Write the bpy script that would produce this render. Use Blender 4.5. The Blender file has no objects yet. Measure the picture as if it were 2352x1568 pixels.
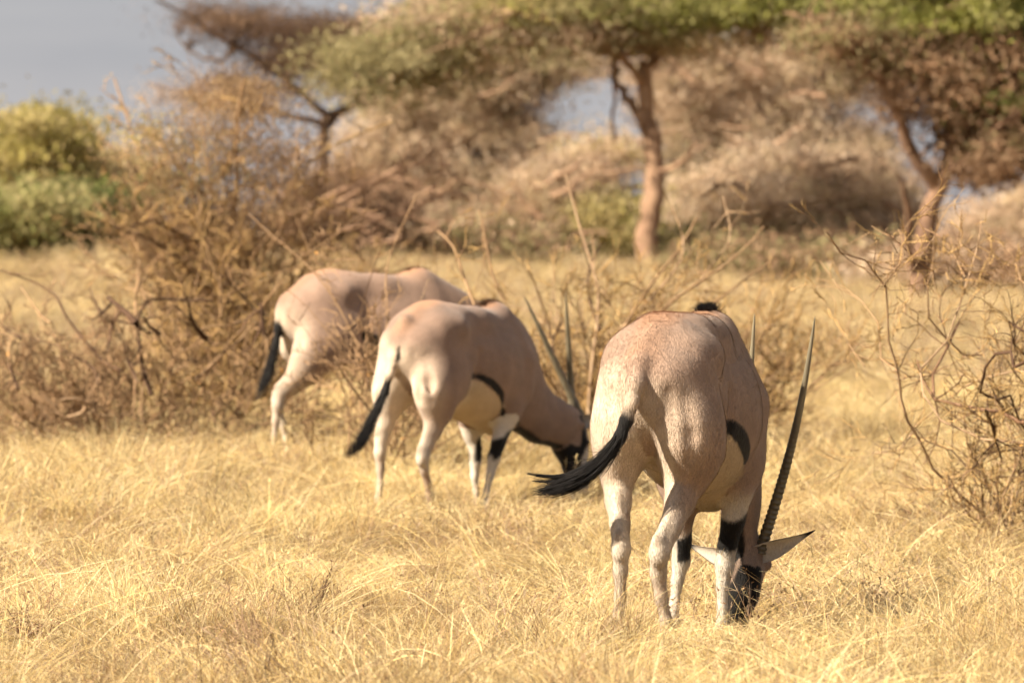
import bpy, math, random
import numpy as np
from mathutils import Vector, Matrix

random.seed(7)
rng = np.random.default_rng(7)
scene = bpy.context.scene
C = scene.collection

# ------------------------------------------------------------------ camera
# 200 mm lens on a 36 mm sensor, eye 1.39 m above the grass, looking slightly down
EYE = 1.39
FPX = 200.0 / 36.0 * 2352.0            # focal length in pixels of a 2352 px wide picture
PITCH = math.atan(184.0 / FPX)
cam_d = bpy.data.cameras.new('camera')
cam = bpy.data.objects.new('camera', cam_d)
C.objects.link(cam)
cam.location = (0, 0, EYE)
cam.rotation_euler = (math.pi / 2 - PITCH, 0, 0)
cam_d.lens = 200.0
cam_d.sensor_width = 36.0
cam_d.clip_start = 0.5
cam_d.clip_end = 6000
cam_d.dof.use_dof = True
cam_d.dof.focus_distance = 20.4
cam_d.dof.aperture_fstop = 5.6
scene.camera = cam

# ------------------------------------------------------------------ light
SUN_EL = math.radians(38)
SUN_AZ = math.radians(-121)            # measured from +Y towards +X: left of and behind the camera
sdir = Vector((math.sin(SUN_AZ) * math.cos(SUN_EL), math.cos(SUN_AZ) * math.cos(SUN_EL), math.sin(SUN_EL)))
sun_d = bpy.data.lights.new('sun', 'SUN')
sun = bpy.data.objects.new('sun', sun_d)
C.objects.link(sun)
sun_d.energy = 5.0
sun_d.angle = math.radians(0.6)
sun_d.color = (1.0, 0.88, 0.71)
sun.rotation_euler = sdir.to_track_quat('Z', 'Y').to_euler()

world = bpy.data.worlds.new('World')
scene.world = world
world.use_nodes = True
wn, wl = world.node_tree.nodes, world.node_tree.links
wn.clear()
wout = wn.new('ShaderNodeOutputWorld')
bg = wn.new('ShaderNodeBackground')
sky = wn.new('ShaderNodeTexSky')
sky.sky_type = 'NISHITA'
sky.sun_disc = False
sky.sun_elevation = SUN_EL
sky.sun_rotation = SUN_AZ
sky.dust_density = 2.0
# thin high grey cloud over the blue: the whole sky is veiled evenly, with soft uneven streaks
tc = wn.new('ShaderNodeTexCoord')
mp = wn.new('ShaderNodeMapping'); mp.inputs['Scale'].default_value = (3.0, 3.0, 14.0)
nz = wn.new('ShaderNodeTexNoise'); nz.inputs['Scale'].default_value = 2.2; nz.inputs['Detail'].default_value = 4
rp = wn.new('ShaderNodeValToRGB')
rp.color_ramp.elements[0].position = 0.3; rp.color_ramp.elements[0].color = (2.3, 2.4, 2.75, 1)
rp.color_ramp.elements[1].position = 0.7; rp.color_ramp.elements[1].color = (3.6, 3.5, 3.6, 1)
mx = wn.new('ShaderNodeMixRGB'); mx.inputs[0].default_value = 0.88
wl.new(tc.outputs['Generated'], mp.inputs[0]); wl.new(mp.outputs[0], nz.inputs[0]); wl.new(nz.outputs[0], rp.inputs[0])
wl.new(sky.outputs[0], mx.inputs[1]); wl.new(rp.outputs[0], mx.inputs[2])
wl.new(mx.outputs[0], bg.inputs[0]); bg.inputs[1].default_value = 0.05
wl.new(bg.outputs[0], wout.inputs[0])

scene.view_settings.view_transform = 'Standard'
scene.view_settings.look = 'None'
scene.view_settings.exposure = 1.6
scene.view_settings.gamma = 1.0
scene.view_settings.use_curve_mapping = False
scene.render.engine = 'CYCLES'
scene.cycles.adaptive_threshold = 0.03
scene.cycles.max_bounces = 4
scene.cycles.diffuse_bounces = 3
scene.cycles.transmission_bounces = 3
scene.cycles.transparent_max_bounces = 4

# ------------------------------------------------------------------ helpers
TEST = ''

def smooth(t):
    t = np.clip(t, 0, 1)
    return t * t * (3 - 2 * t)

_r = np.random.default_rng(3)
_tab = _r.random((256, 256))
def vnoise(x, y):
    x = np.asarray(x, float); y = np.asarray(y, float)
    xi = np.floor(x).astype(int); yi = np.floor(y).astype(int)
    fx = smooth(x - xi); fy = smooth(y - yi)
    a = _tab[xi % 256, yi % 256]; b = _tab[(xi + 1) % 256, yi % 256]
    c = _tab[xi % 256, (yi + 1) % 256]; d = _tab[(xi + 1) % 256, (yi + 1) % 256]
    return (a * (1 - fx) + b * fx) * (1 - fy) + (c * (1 - fx) + d * fx) * fy

def tz(x, y):
    """height of the ground"""
    x = np.asarray(x, float); y = np.asarray(y, float)
    far = smooth((y - 22) / 80.0)
    xs = np.clip(x, -40, 40)
    z = far * (1.08 - 0.050 * xs)
    z = z - 0.05 * smooth((y - 20.2) / 1.0) * (1 - smooth((y - 23) / 4.0)) * (x > -4)
    z = z - 0.06 * np.exp(-((y - 30.5) / 2.2) ** 2) * np.exp(-((xs + .2) / 1.2) ** 2)
    z = z + 0.05 * (vnoise(x * 0.55 + 9, y * 0.45) - 0.5) * smooth((y - 23) / 6) 
    z = z + 0.5 * (vnoise(x * 0.05 + 3, y * 0.04) - 0.5) * smooth((y - 110) / 60)
    return z

def P(px, py, D):
    """world point at distance D in front of the camera seen at (px, py) of a 2352 x 1568 picture"""
    u = (px - 1176.0) / FPX; v = (784.0 - py) / FPX
    d = np.array([u, math.cos(PITCH) + v * math.sin(PITCH), -math.sin(PITCH) + v * math.cos(PITCH)])
    return np.array([0, 0, EYE]) + d * (D / d[1])

def gp(px, D):
    p = P(px, 600, D)
    return np.array([p[0], D, float(tz(p[0], D))])

def np_mesh(name, verts, faces, mat=None, parent=None, cols=None, smooth_sh=False, attrs=None):
    """faces: (n, k) array of one polygon size, or list of such arrays"""
    me = bpy.data.meshes.new(name)
    verts = np.asarray(verts, np.float32)
    fl = faces if isinstance(faces, list) else [faces]
    fl = [np.asarray(f, np.int32) for f in fl if len(f)]
    me.vertices.add(len(verts)); me.vertices.foreach_set('co', verts.ravel())
    loops = np.concatenate([f.ravel() for f in fl])
    sizes = np.concatenate([np.full(len(f), f.shape[1], np.int32) for f in fl])
    starts = np.concatenate([[0], np.cumsum(sizes)[:-1]]).astype(np.int32)
    me.loops.add(len(loops)); me.loops.foreach_set('vertex_index', loops)
    me.polygons.add(len(sizes)); me.polygons.foreach_set('loop_start', starts)
    me.polygons.foreach_set('loop_total', sizes)
    if smooth_sh:
        me.polygons.foreach_set('use_smooth', np.ones(len(sizes), bool))
    if cols is not None:
        ca = me.color_attributes.new('Col', 'FLOAT_COLOR', 'POINT')
        c4 = np.ones((len(verts), 4), np.float32); c4[:, :3] = cols
        ca.data.foreach_set('color', c4.ravel())
    me.update(); me.validate()
    if mat: me.materials.append(mat)
    o = bpy.data.objects.new(name, me)
    C.objects.link(o)
    if parent: o.parent = parent
    return o

def tag(o, label=None, cat=None, group=None, kind=None):
    if label: o['label'] = label
    if cat: o['category'] = cat
    if group: o['group'] = group
    if kind: o['kind'] = kind
    return o

def empty(name, loc=(0, 0, 0)):
    o = bpy.data.objects.new(name, None); C.objects.link(o); o.location = loc
    o.empty_display_size = 0.1
    return o

def mat_new(name):
    m = bpy.data.materials.new(name); m.use_nodes = True
    nt = m.node_tree; nt.nodes.clear()
    out = nt.nodes.new('ShaderNodeOutputMaterial')
    return m, nt.nodes, nt.links, out

def mat_basic(name, col, col2=None, rough=0.85, scale=6.0, spec=0.2, use_col=False, transl=0.0, bump=0.0, bscale=40.0, stretch=None):
    m, n, l, out = mat_new(name)
    b = n.new('ShaderNodeBsdfPrincipled')
    b.inputs['Roughness'].default_value = rough
    b.inputs['Specular IOR Level'].default_value = spec
    g = n.new('ShaderNodeNewGeometry')
    t = n.new('ShaderNodeTexCoord')
    mpn = n.new('ShaderNodeMapping')
    if stretch: mpn.inputs['Scale'].default_value = stretch
    l.new(t.outputs['Object'], mpn.inputs[0])
    nn = n.new('ShaderNodeTexNoise'); nn.inputs['Scale'].default_value = scale; nn.inputs['Detail'].default_value = 5
    l.new(mpn.outputs[0], nn.inputs['Vector'])
    r = n.new('ShaderNodeValToRGB')
    r.color_ramp.elements[0].position = 0.3; r.color_ramp.elements[1].position = 0.7
    c2 = col2 or tuple(c * 0.7 for c in col)
    r.color_ramp.elements[0].color = (*c2, 1); r.color_ramp.elements[1].color = (*col, 1)
    l.new(nn.outputs[0], r.inputs[0])
    src = r.outputs[0]
    if use_col:
        a = n.new('ShaderNodeVertexColor'); a.layer_name = 'Col'
        mm = n.new('ShaderNodeMixRGB'); mm.blend_type = 'MULTIPLY'; mm.inputs[0].default_value = 1
        l.new(a.outputs[0], mm.inputs[1]); l.new(src, mm.inputs[2]); src = mm.outputs[0]
    l.new(src, b.inputs['Base Color'])
    if bump:
        n2 = n.new('ShaderNodeTexNoise'); n2.inputs['Scale'].default_value = bscale; n2.inputs['Detail'].default_value = 6
        l.new(mpn.outputs[0], n2.inputs['Vector'])
        bp = n.new('ShaderNodeBump'); bp.inputs['Strength'].default_value = bump; bp.inputs['Distance'].default_value = 0.01
        l.new(n2.outputs[0], bp.inputs['Height']); l.new(bp.outputs[0], b.inputs['Normal'])
    if transl:
        tr = n.new('ShaderNodeBsdfTranslucent'); l.new(src, tr.inputs[0])
        ms = n.new('ShaderNodeMixShader'); ms.inputs[0].default_value = transl
        l.new(b.outputs[0], ms.inputs[1]); l.new(tr.outputs[0], ms.inputs[2]); l.new(ms.outputs[0], out.inputs[0])
    else:
        l.new(b.outputs[0], out.inputs[0])
    return m

class Tubes:
    """collects polylines and turns them into one tube mesh"""
    def __init__(self): self.v = []; self.f = []; self.c = []; self.n = 0
    def add(self, pts, r0, r1=None, k=4, col=None, radii=None):
        pts = np.asarray(pts, float); m = len(pts)
        if m < 2: return
        tan = np.gradient(pts, axis=0); tan /= np.linalg.norm(tan, axis=1, keepdims=True) + 1e-9
        ref = np.array([0.31, 0.17, 0.93]) if abs(tan[0, 2]) < 0.8 else np.array([0.95, 0.2, 0.1])
        u = np.cross(tan, ref); u /= np.linalg.norm(u, axis=1, keepdims=True) + 1e-9
        w = np.cross(tan, u)
        if radii is None: radii = np.linspace(r0, r0 * 0.3 if r1 is None else r1, m)
        a = np.arange(k) * 2 * math.pi / k
        ring = pts[:, None, :] + (u[:, None, :] * np.cos(a)[None, :, None] + w[:, None, :] * np.sin(a)[None, :, None]) * np.asarray(radii)[:, None, None]
        self.v.append(ring.reshape(-1, 3))
        i = np.arange(m - 1)[:, None] * k; j = np.arange(k)[None, :]; j2 = (j + 1) % k
        q = np.stack([i + j, i + j2, i + k + j2, i + k + j], -1).reshape(-1, 4) + self.n
        self.f.append(q)
        # end fans
        self.c.append(np.tile(col if col is not None else (1, 1, 1), (m * k, 1)))
        self.n += m * k
    def build(self, name, mat, parent=None, cols=True, sm=True):
        return np_mesh(name, np.concatenate(self.v), np.concatenate(self.f), mat, parent, np.concatenate(self.c) if cols else None, sm)

def resample(pts, n, jitter=0.0):
    pts = np.asarray(pts, float)
    d = np.concatenate([[0], np.cumsum(np.linalg.norm(np.diff(pts, axis=0), axis=1))])
    t = np.linspace(0, d[-1], n)
    # catmull-like smoothing by cubic interpolation of each axis
    out = np.stack([np.interp(t, d, pts[:, i]) for i in range(3)], -1)
    if n > 4:
        for _ in range(2):
            out[1:-1] = out[1:-1] * 0.5 + (out[:-2] + out[2:]) * 0.25
    if jitter: out[1:-1] += rng.normal(0, jitter, out[1:-1].shape)
    return out

# ------------------------------------------------------------------ ground: one sheet to the horizon
def build_ground():
    ys = np.concatenate([np.arange(-30, 10, 4.0), np.arange(10, 60, .4), np.arange(60, 150, 1.2), np.geomspace(150, 3500, 40)])
    xs = np.concatenate([-np.geomspace(3000, 26, 24), np.arange(-25, 25.01, .5), np.geomspace(26, 3000, 24)])
    X, Y = np.meshgrid(xs, ys, indexing='ij')
    Z = tz(X, Y)
    Z = Z + .03 * (vnoise(X * 2.1, Y * 1.7) - .5)
    n, m = X.shape
    i = np.arange(n - 1)[:, None] * m; j = np.arange(m - 1)[None, :]
    F = np.stack([i + j, i + m + j, i + m + j + 1, i + j + 1], -1).reshape(-1, 4)
    mt = mat_basic('dry_soil', (.44, .33, .19), (.27, .19, .11), rough=.95, scale=1.3, spec=.05, bump=.6, bscale=9)
    o = np_mesh('ground', np.stack([X, Y, Z], -1).reshape(-1, 3), F, mt, None, None, True)
    tag(o, kind='structure')
build_ground()

# ------------------------------------------------------------------ grass: tufts instanced over the ground
def grass_material():
    m, n, l, out = mat_new('dry_grass')
    a = n.new('ShaderNodeVertexColor'); a.layer_name = 'Col'
    oi = n.new('ShaderNodeObjectInfo')
    g = n.new('ShaderNodeNewGeometry')
    nz = n.new('ShaderNodeTexNoise'); nz.inputs['Scale'].default_value = .9; nz.inputs['Detail'].default_value = 3
    l.new(g.outputs['Position'], nz.inputs['Vector'])
    r = n.new('ShaderNodeValToRGB'); e = r.color_ramp.elements
    e[0].position = .30; e[0].color = (.66, .57, .50, 1)
    e[1].position = .68; e[1].color = (1.05, 1.0, .92, 1)
    l.new(nz.outputs[0], r.inputs[0])
    m1 = n.new('ShaderNodeMixRGB'); m1.blend_type = 'MULTIPLY'; m1.inputs[0].default_value = 1
    l.new(a.outputs[0], m1.inputs[1]); l.new(r.outputs[0], m1.inputs[2])
    mr = n.new('ShaderNodeMapRange'); mr.inputs[3].default_value = .82; mr.inputs[4].default_value = 1.12
    l.new(oi.outputs['Random'], mr.inputs[0])
    sc = n.new('ShaderNodeVectorMath'); sc.operation = 'SCALE'; l.new(m1.outputs[0], sc.inputs[0]); l.new(mr.outputs[0], sc.inputs['Scale'])
    d = n.new('ShaderNodeBsdfPrincipled'); d.inputs['Roughness'].default_value = .6; d.inputs['Specular IOR Level'].default_value = .25
    t = n.new('ShaderNodeBsdfTranslucent')
    l.new(sc.outputs[0], d.inputs['Base Color']); l.new(sc.outputs[0], t.inputs[0])
    mx = n.new('ShaderNodeMixShader'); mx.inputs[0].default_value = .35
    l.new(d.outputs[0], mx.inputs[1]); l.new(t.outputs[0], mx.inputs[2]); l.new(mx.outputs[0], out.inputs[0])
    return m
GRASS = grass_material()
STRAW = [(.84, .69, .34), (.76, .60, .27), (.88, .76, .45), (.62, .48, .22), (.76, .65, .38), (.90, .81, .52)]
BROWNG = [(.40, .27, .15), (.30, .19, .11), (.48, .34, .20)]
GREYG = [(.50, .40, .30), (.58, .48, .36), (.42, .32, .24)]

def ribbon_mesh(name, curves, mat, hidden_coll=None):
    """curves: list of (points (m,3), width, col)"""
    V_, F_, Cc = [], [], []; n = 0
    for pts, w, c in curves:
        m = len(pts); tan = pts[-1] - pts[0]
        side = np.cross(tan, [rng.normal(), rng.normal(), rng.normal()]); side /= np.linalg.norm(side) + 1e-9
        ww = w * np.linspace(1, .25, m)[:, None]
        v = np.stack([pts - side * ww / 2, pts + side * ww / 2], 1).reshape(-1, 3)
        i = np.arange(m - 1) * 2
        F_.append(np.stack([i, i + 1, i + 3, i + 2], -1) + n); V_.append(v); n += 2 * m
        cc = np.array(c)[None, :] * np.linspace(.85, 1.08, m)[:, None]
        Cc.append(np.repeat(cc, 2, axis=0))
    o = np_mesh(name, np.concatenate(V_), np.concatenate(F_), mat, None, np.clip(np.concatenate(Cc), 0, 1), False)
    if hidden_coll is not None:
        C.objects.unlink(o); hidden_coll.objects.link(o)
    return o

def blade(base, h, lean, droop, segs=5, az=None):
    az = rng.uniform(0, 2 * math.pi) if az is None else az
    d = np.array([math.cos(az), math.sin(az), 0])
    t = np.linspace(0, 1, segs)
    sidev = np.array([-d[1], d[0], 0]) * rng.normal(0, .06) * h
    p = base + d * (lean * t + droop * t ** 2.5)[:, None] * h + np.array([0, 0, 1]) * (h * (t - .35 * droop * t ** 3))[:, None] + sidev * (t ** 2)[:, None]
    p[1:-1] += rng.normal(0, .008 * h, (segs - 2, 3))
    return p

def make_patches(nv=8, far=False):
    """round patches of matted grass, each a few thousand blades in leaning clumps"""
    coll = bpy.data.collections.new('far_grass_patches' if far else 'grass_patches')
    for v in range(nv):
        cur = []; R = .48
        for cl in range(62):
            a = rng.uniform(0, 6.283); r = R * math.sqrt(rng.random()); c0 = np.array([r * math.cos(a), r * math.sin(a), 0])
            big = rng.random() ** 2; laz = rng.uniform(0, 6.283); loose = rng.uniform(.4, 1.6); hh = .08 + .15 * big + .03 * rng.random()
            tone = rng.uniform(.72, 1.10); brown = rng.random() < .14; grey = rng.random() < (.65 if far else .14); mat_ = rng.random() < .14
            for i in range(int(48 + 50 * big)):
                b = c0 + np.array([*rng.normal(0, .045, 2), -.02]); h = hh * rng.uniform(.45, 1.55)
                pal = BROWNG if (brown and rng.random() < .6) else GREYG if (grey and rng.random() < .6) else STRAW
                if rng.random() < (.16 if far else .11): pal = BROWNG
                c = np.array(pal[rng.integers(len(pal))]) * tone
                cur.append((blade(b, h, rng.uniform(.05, 1.3) if mat_ else rng.uniform(0, .45), rng.uniform(0, 1.0) if mat_ else rng.uniform(0, .6), 5, laz + rng.normal(0, loose)), rng.uniform(.0018, .0038) if rng.random() < .92 else rng.uniform(.004, .006), c * rng.choice([.62, 1, 1.10])))
        for i in range(70):      # fallen straws
            a = rng.uniform(0, 6.283); r = R * math.sqrt(rng.random()); z0 = rng.uniform(.02, .16); L = rng.uniform(.12, .38); az = rng.uniform(0, 6.283)
            p0 = np.array([r * math.cos(a), r * math.sin(a), z0]); t = np.linspace(0, 1, 5)[:, None]
            p = p0 + t * np.array([math.cos(az), math.sin(az), rng.normal(0, .30)]) * L + np.array([0, 0, 1]) * (-.12 * L * (2 * t - 1) ** 2)
            cur.append((p, rng.uniform(.0022, .0036), np.array(STRAW[rng.integers(6)]) * rng.uniform(.9, 1.15)))
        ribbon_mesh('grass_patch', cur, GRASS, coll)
    return coll

def make_tall():
    coll = bpy.data.collections.new('grass_stalks')
    for v in range(8):
        cur = []; laz = rng.uniform(0, 6.283)
        for i in range(14):
            b = np.array([*rng.normal(0, .05, 2), -.02]); h = rng.uniform(.20, .44)
            az = laz + rng.normal(0, .9)
            p = blade(b, h, rng.uniform(.1, .8), rng.uniform(.1, .9), 7, az)
            c = np.array(STRAW[rng.integers(6)] if rng.random() < .8 else GREYG[rng.integers(3)]) * 1.1
            cur.append((p, .0032, c))
            if rng.random() < .35:      # seed head
                for k in range(9):
                    q = p[-1] * (1 - k * .035) + p[-3] * (k * .035)
                    cur.append((np.array([q, q + rng.normal(0, .009, 3) + np.array([0, 0, .010])]), .004, np.array(STRAW[2]) * .9))
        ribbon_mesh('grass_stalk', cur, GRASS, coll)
    return coll

def make_forb():
    """small dry brown weeds with fine forks"""
    coll = bpy.data.collections.new('dry_forbs')
    for v in range(4):
        cur = []
        for i in range(7):
            az = rng.uniform(0, 2 * math.pi); h = rng.uniform(.10, .26)
            p = blade(np.array([0, 0, -.01]), h, rng.uniform(.1, .5), .1, 6, az)
            cur.append((p, .0035, BROWNG[rng.integers(3)]))
            for k in range(7):
                j = rng.integers(2, 6); q = p[j]; e = q + rng.normal(0, .025, 3) + np.array([0, 0, .035])
                cur.append((np.array([q, (q + e) / 2 + rng.normal(0, .004, 3), e]), .0024, GREYG[rng.integers(3)]))
                cur.append((np.array([e, e + rng.normal(0, .006, 3)]), .007, BROWNG[rng.integers(3)]))
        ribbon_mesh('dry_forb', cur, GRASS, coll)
    return coll

def scatter(name, coll, pts, scl, label_kind='stuff'):
    me = bpy.data.meshes.new(name); me.vertices.add(len(pts)); me.vertices.foreach_set('co', np.asarray(pts, np.float32).ravel())
    a = me.attributes.new('scl', 'FLOAT_VECTOR', 'POINT'); a.data.foreach_set('vector', np.asarray(scl, np.float32).ravel())
    rt = np.stack([rng.normal(0, .03, len(pts)), rng.normal(0, .03, len(pts)), rng.uniform(0, 6.283, len(pts))], -1).astype(np.float32)
    b = me.attributes.new('rotv', 'FLOAT_VECTOR', 'POINT'); b.data.foreach_set('vector', rt.ravel())
    o = bpy.data.objects.new(name, me); C.objects.link(o)
    ng = bpy.data.node_groups.new(name + '_nodes', 'GeometryNodeTree')
    ng.interface.new_socket('Geometry', in_out='INPUT', socket_type='NodeSocketGeometry')
    ng.interface.new_socket('Geometry', in_out='OUTPUT', socket_type='NodeSocketGeometry')
    N = ng.nodes; L = ng.links
    gi = N.new('NodeGroupInput'); go = N.new('NodeGroupOutput')
    m2p = N.new('GeometryNodeMeshToPoints')
    iop = N.new('GeometryNodeInstanceOnPoints'); ci = N.new('GeometryNodeCollectionInfo')
    ci.inputs['Collection'].default_value = coll; ci.inputs['Separate Children'].default_value = True; ci.inputs['Reset Children'].default_value = True
    iop.inputs['Pick Instance'].default_value = True
    at = N.new('GeometryNodeInputNamedAttribute'); at.data_type = 'FLOAT_VECTOR'; at.inputs['Name'].default_value = 'scl'
    ar = N.new('GeometryNodeInputNamedAttribute'); ar.data_type = 'FLOAT_VECTOR'; ar.inputs['Name'].default_value = 'rotv'
    L.new(gi.outputs[0], m2p.inputs[0]); L.new(m2p.outputs[0], iop.inputs['Points']); L.new(ci.outputs[0], iop.inputs['Instance'])
    e2r = N.new('FunctionNodeEulerToRotation'); L.new(ar.outputs[0], e2r.inputs[0]); L.new(e2r.outputs[0], iop.inputs['Rotation'])
    L.new(at.outputs[0], iop.inputs['Scale'])
    L.new(iop.outputs[0], go.inputs[0])
    md = o.modifiers.new('scatter', 'NODES'); md.node_group = ng
    tag(o, kind=label_kind)
    return o

def field_pts(n, y0, y1, spread=.70, power=1.0):
    """uniform points over the part of the plain the picture could see (with a margin at both sides)"""
    y = np.sqrt(rng.uniform(y0 ** 2, y1 ** 2, n)) if power == 1 else y0 + (y1 - y0) * rng.random(n) ** power
    x = rng.uniform(-1, 1, n) * (y * (1176.0 / FPX) * (1 + spread * .5) + .8)
    return x, y

def clump(x, y):
    return .55 * vnoise(x * 1.3 + 5, y * 1.0) + .45 * vnoise(x * 4.1, y * 3.3 + 7)

def patch_grid(y0, y1, sp):
    xs, yy = [], []
    y = y0
    while y < y1:
        w = y * (1176.0 / FPX) * 1.3 + .9
        x = np.arange(-w, w, sp); xs.append(x + rng.uniform(-.5, .5, len(x)) * sp); yy.append(np.full(len(x), y) + rng.uniform(-.5, .5, len(x)) * sp); y += sp
    return np.concatenate(xs), np.concatenate(yy)

def build_grass():
    pat = make_patches(); tall = make_tall(); forb = make_forb()
    far_ = make_patches(4, True)
    P_, S_ = [], []
    for y0, y1, sp, s0, s1 in ((12.0, 27, .46, .75, 1.15), (27, 48, .58, .95, 1.35), (48, 130, .85, 1.5, 2.1), (130, 240, 2.2, 3.2, 4.4)):
        x, y = patch_grid(y0, y1, sp)
        c = clump(x, y)
        zs = rng.uniform(s0, s1, len(x)) * (.26 + .62 * c + .5 * (vnoise(x * 2.3 + 50, y * 1.9 + 3) > .74))
        if y0 >= 48: zs *= .8
        zs *= 1 - .45 * np.exp(-(((x - .75) / .8) ** 2 + ((y - 20.9) / 1.2) ** 2)) - .35 * np.exp(-(((x - .85) / .45) ** 2 + ((y - 20.4) / 1.1) ** 2)) - .55 * np.exp(-(((x - .0) / .9) ** 2 + ((y - 29.3) / 2.3) ** 2))      # grazed down round the nearest animal
        P_.append(np.stack([x, y, tz(x, y)], -1)); S_.append(np.stack([rng.uniform(s0, s1, len(x)) * 1.05] * 2 + [zs], -1))
    scatter('dry_grass', pat, np.concatenate(P_[:2]), np.concatenate(S_[:2]))
    scatter('distant_grass', far_, np.concatenate(P_[2:]), np.concatenate(S_[2:]))
    P_, S_ = [], []
    for n, y0, y1, s0, s1 in ((1500, 12.5, 26, .6, 1.1), (1500, 26, 45, .7, 1.2), (900, 45, 90, .9, 1.3)):
        x, y = field_pts(n, y0, y1)
        c = vnoise(x * 1.1 + 31, y * .9 + 4); keep = rng.random(n) < c * 1.5 - .25
        keep &= ~((np.abs(x - .78) < .32) & (y > 18.2) & (y < 22) & (rng.random(n) < .8))      # eaten by the nearest animal
        x, y = x[keep], y[keep]
        P_.append(np.stack([x, y, tz(x, y)], -1)); S_.append(np.repeat(rng.uniform(s0, s1, len(x))[:, None], 3, 1))
    scatter('tall_grass_stalks', tall, np.concatenate(P_), np.concatenate(S_))
    x, y = field_pts(1300, 12.5, 40); c = vnoise(x * .8 + 11, y * .7 + 2); keep = c > .55; x, y = x[keep], y[keep]
    scatter('dry_weeds', forb, np.stack([x, y, tz(x, y)], -1), np.repeat(rng.uniform(.6, 1.2, len(x))[:, None], 3, 1))
if TEST != 'nograss': build_grass()

# ------------------------------------------------------------------ bare shrubs
BARK = mat_basic('grey_twig_bark', (.95, .90, .82), (.60, .52, .44), rough=.8, scale=18, spec=.15, use_col=True, bump=.3, bscale=90)
LEAFO = mat_basic('orange_leaf', (.75, .38, .10), (.60, .30, .08), rough=.6, scale=5, transl=.4)
TAN = (.34, .235, .145); GREYT = (.38, .28, .19); DARKT = (.10, .062, .042); YEL = (.40, .28, .13); RED = (.21, .13, .085)

def norm(v): return v / (np.linalg.norm(v) + 1e-9)

TWMIN = .0018
def twig_line(p0, d, L, n, wander, up=0.0):
    pts = [np.array(p0, float)]; d = norm(np.array(d, float)); st = L / (n - 1)
    for i in range(n - 1):
        d = norm(d + rng.normal(0, wander, 3) + np.array([0, 0, up]))
        pts.append(pts[-1] + d * st)
    return np.array(pts)

def grow(tb, p0, d, L, r, depth, col, col2, nch=(3, 5), wander=.16, up=.03, shrink=.58, ends=None, spread=.9, kink=.12):
    n = 7 if depth > 1 else (5 if depth == 1 else 4)
    pts = twig_line(p0, d, L, n, wander, up)
    c = np.array(col) if depth > 1 or rng.random() < .25 else np.array(col2)
    c = c * rng.choice([.65, 1.0, 1.4])
    tb.add(pts, r, r * .45, 5 if depth > 1 else 3, c * rng.uniform(.8, 1.15))
    if ends is not None and depth == 0: ends.append(pts[-1])
    if depth == 0: return
    for i in range(rng.integers(nch[0], nch[1] + 1)):
        t = rng.uniform(.25, 1.0); j = t * (n - 1); a = int(min(j, n - 2)); q = pts[a] + (pts[a + 1] - pts[a]) * (j - a)
        dd = norm(pts[a + 1] - pts[a]); dd = norm(dd + rng.normal(0, spread * .55, 3))
        grow(tb, q, dd, L * shrink * rng.uniform(.6, 1.2) * (1.1 - .35 * t), max(r * .58, TWMIN), depth - 1, col, col2, nch, wander, up, shrink, ends, spread)

def leaf_quads(pts, size, jit=.0):
    pts = np.asarray(pts); n = len(pts)
    pts = pts + rng.normal(0, jit, pts.shape) if jit else pts
    a = rng.normal(0, 1, (n, 3)); a /= np.linalg.norm(a, axis=1, keepdims=True)
    b = np.cross(a, rng.normal(0, 1, (n, 3))); b /= np.linalg.norm(b, axis=1, keepdims=True)
    s = (size * rng.uniform(.6, 1.4, n))[:, None]
    v = np.stack([pts - a * s, pts + b * s * .55, pts + a * s, pts - b * s * .55], 1).reshape(-1, 3)
    return v, np.arange(n * 4).reshape(-1, 4)

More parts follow.
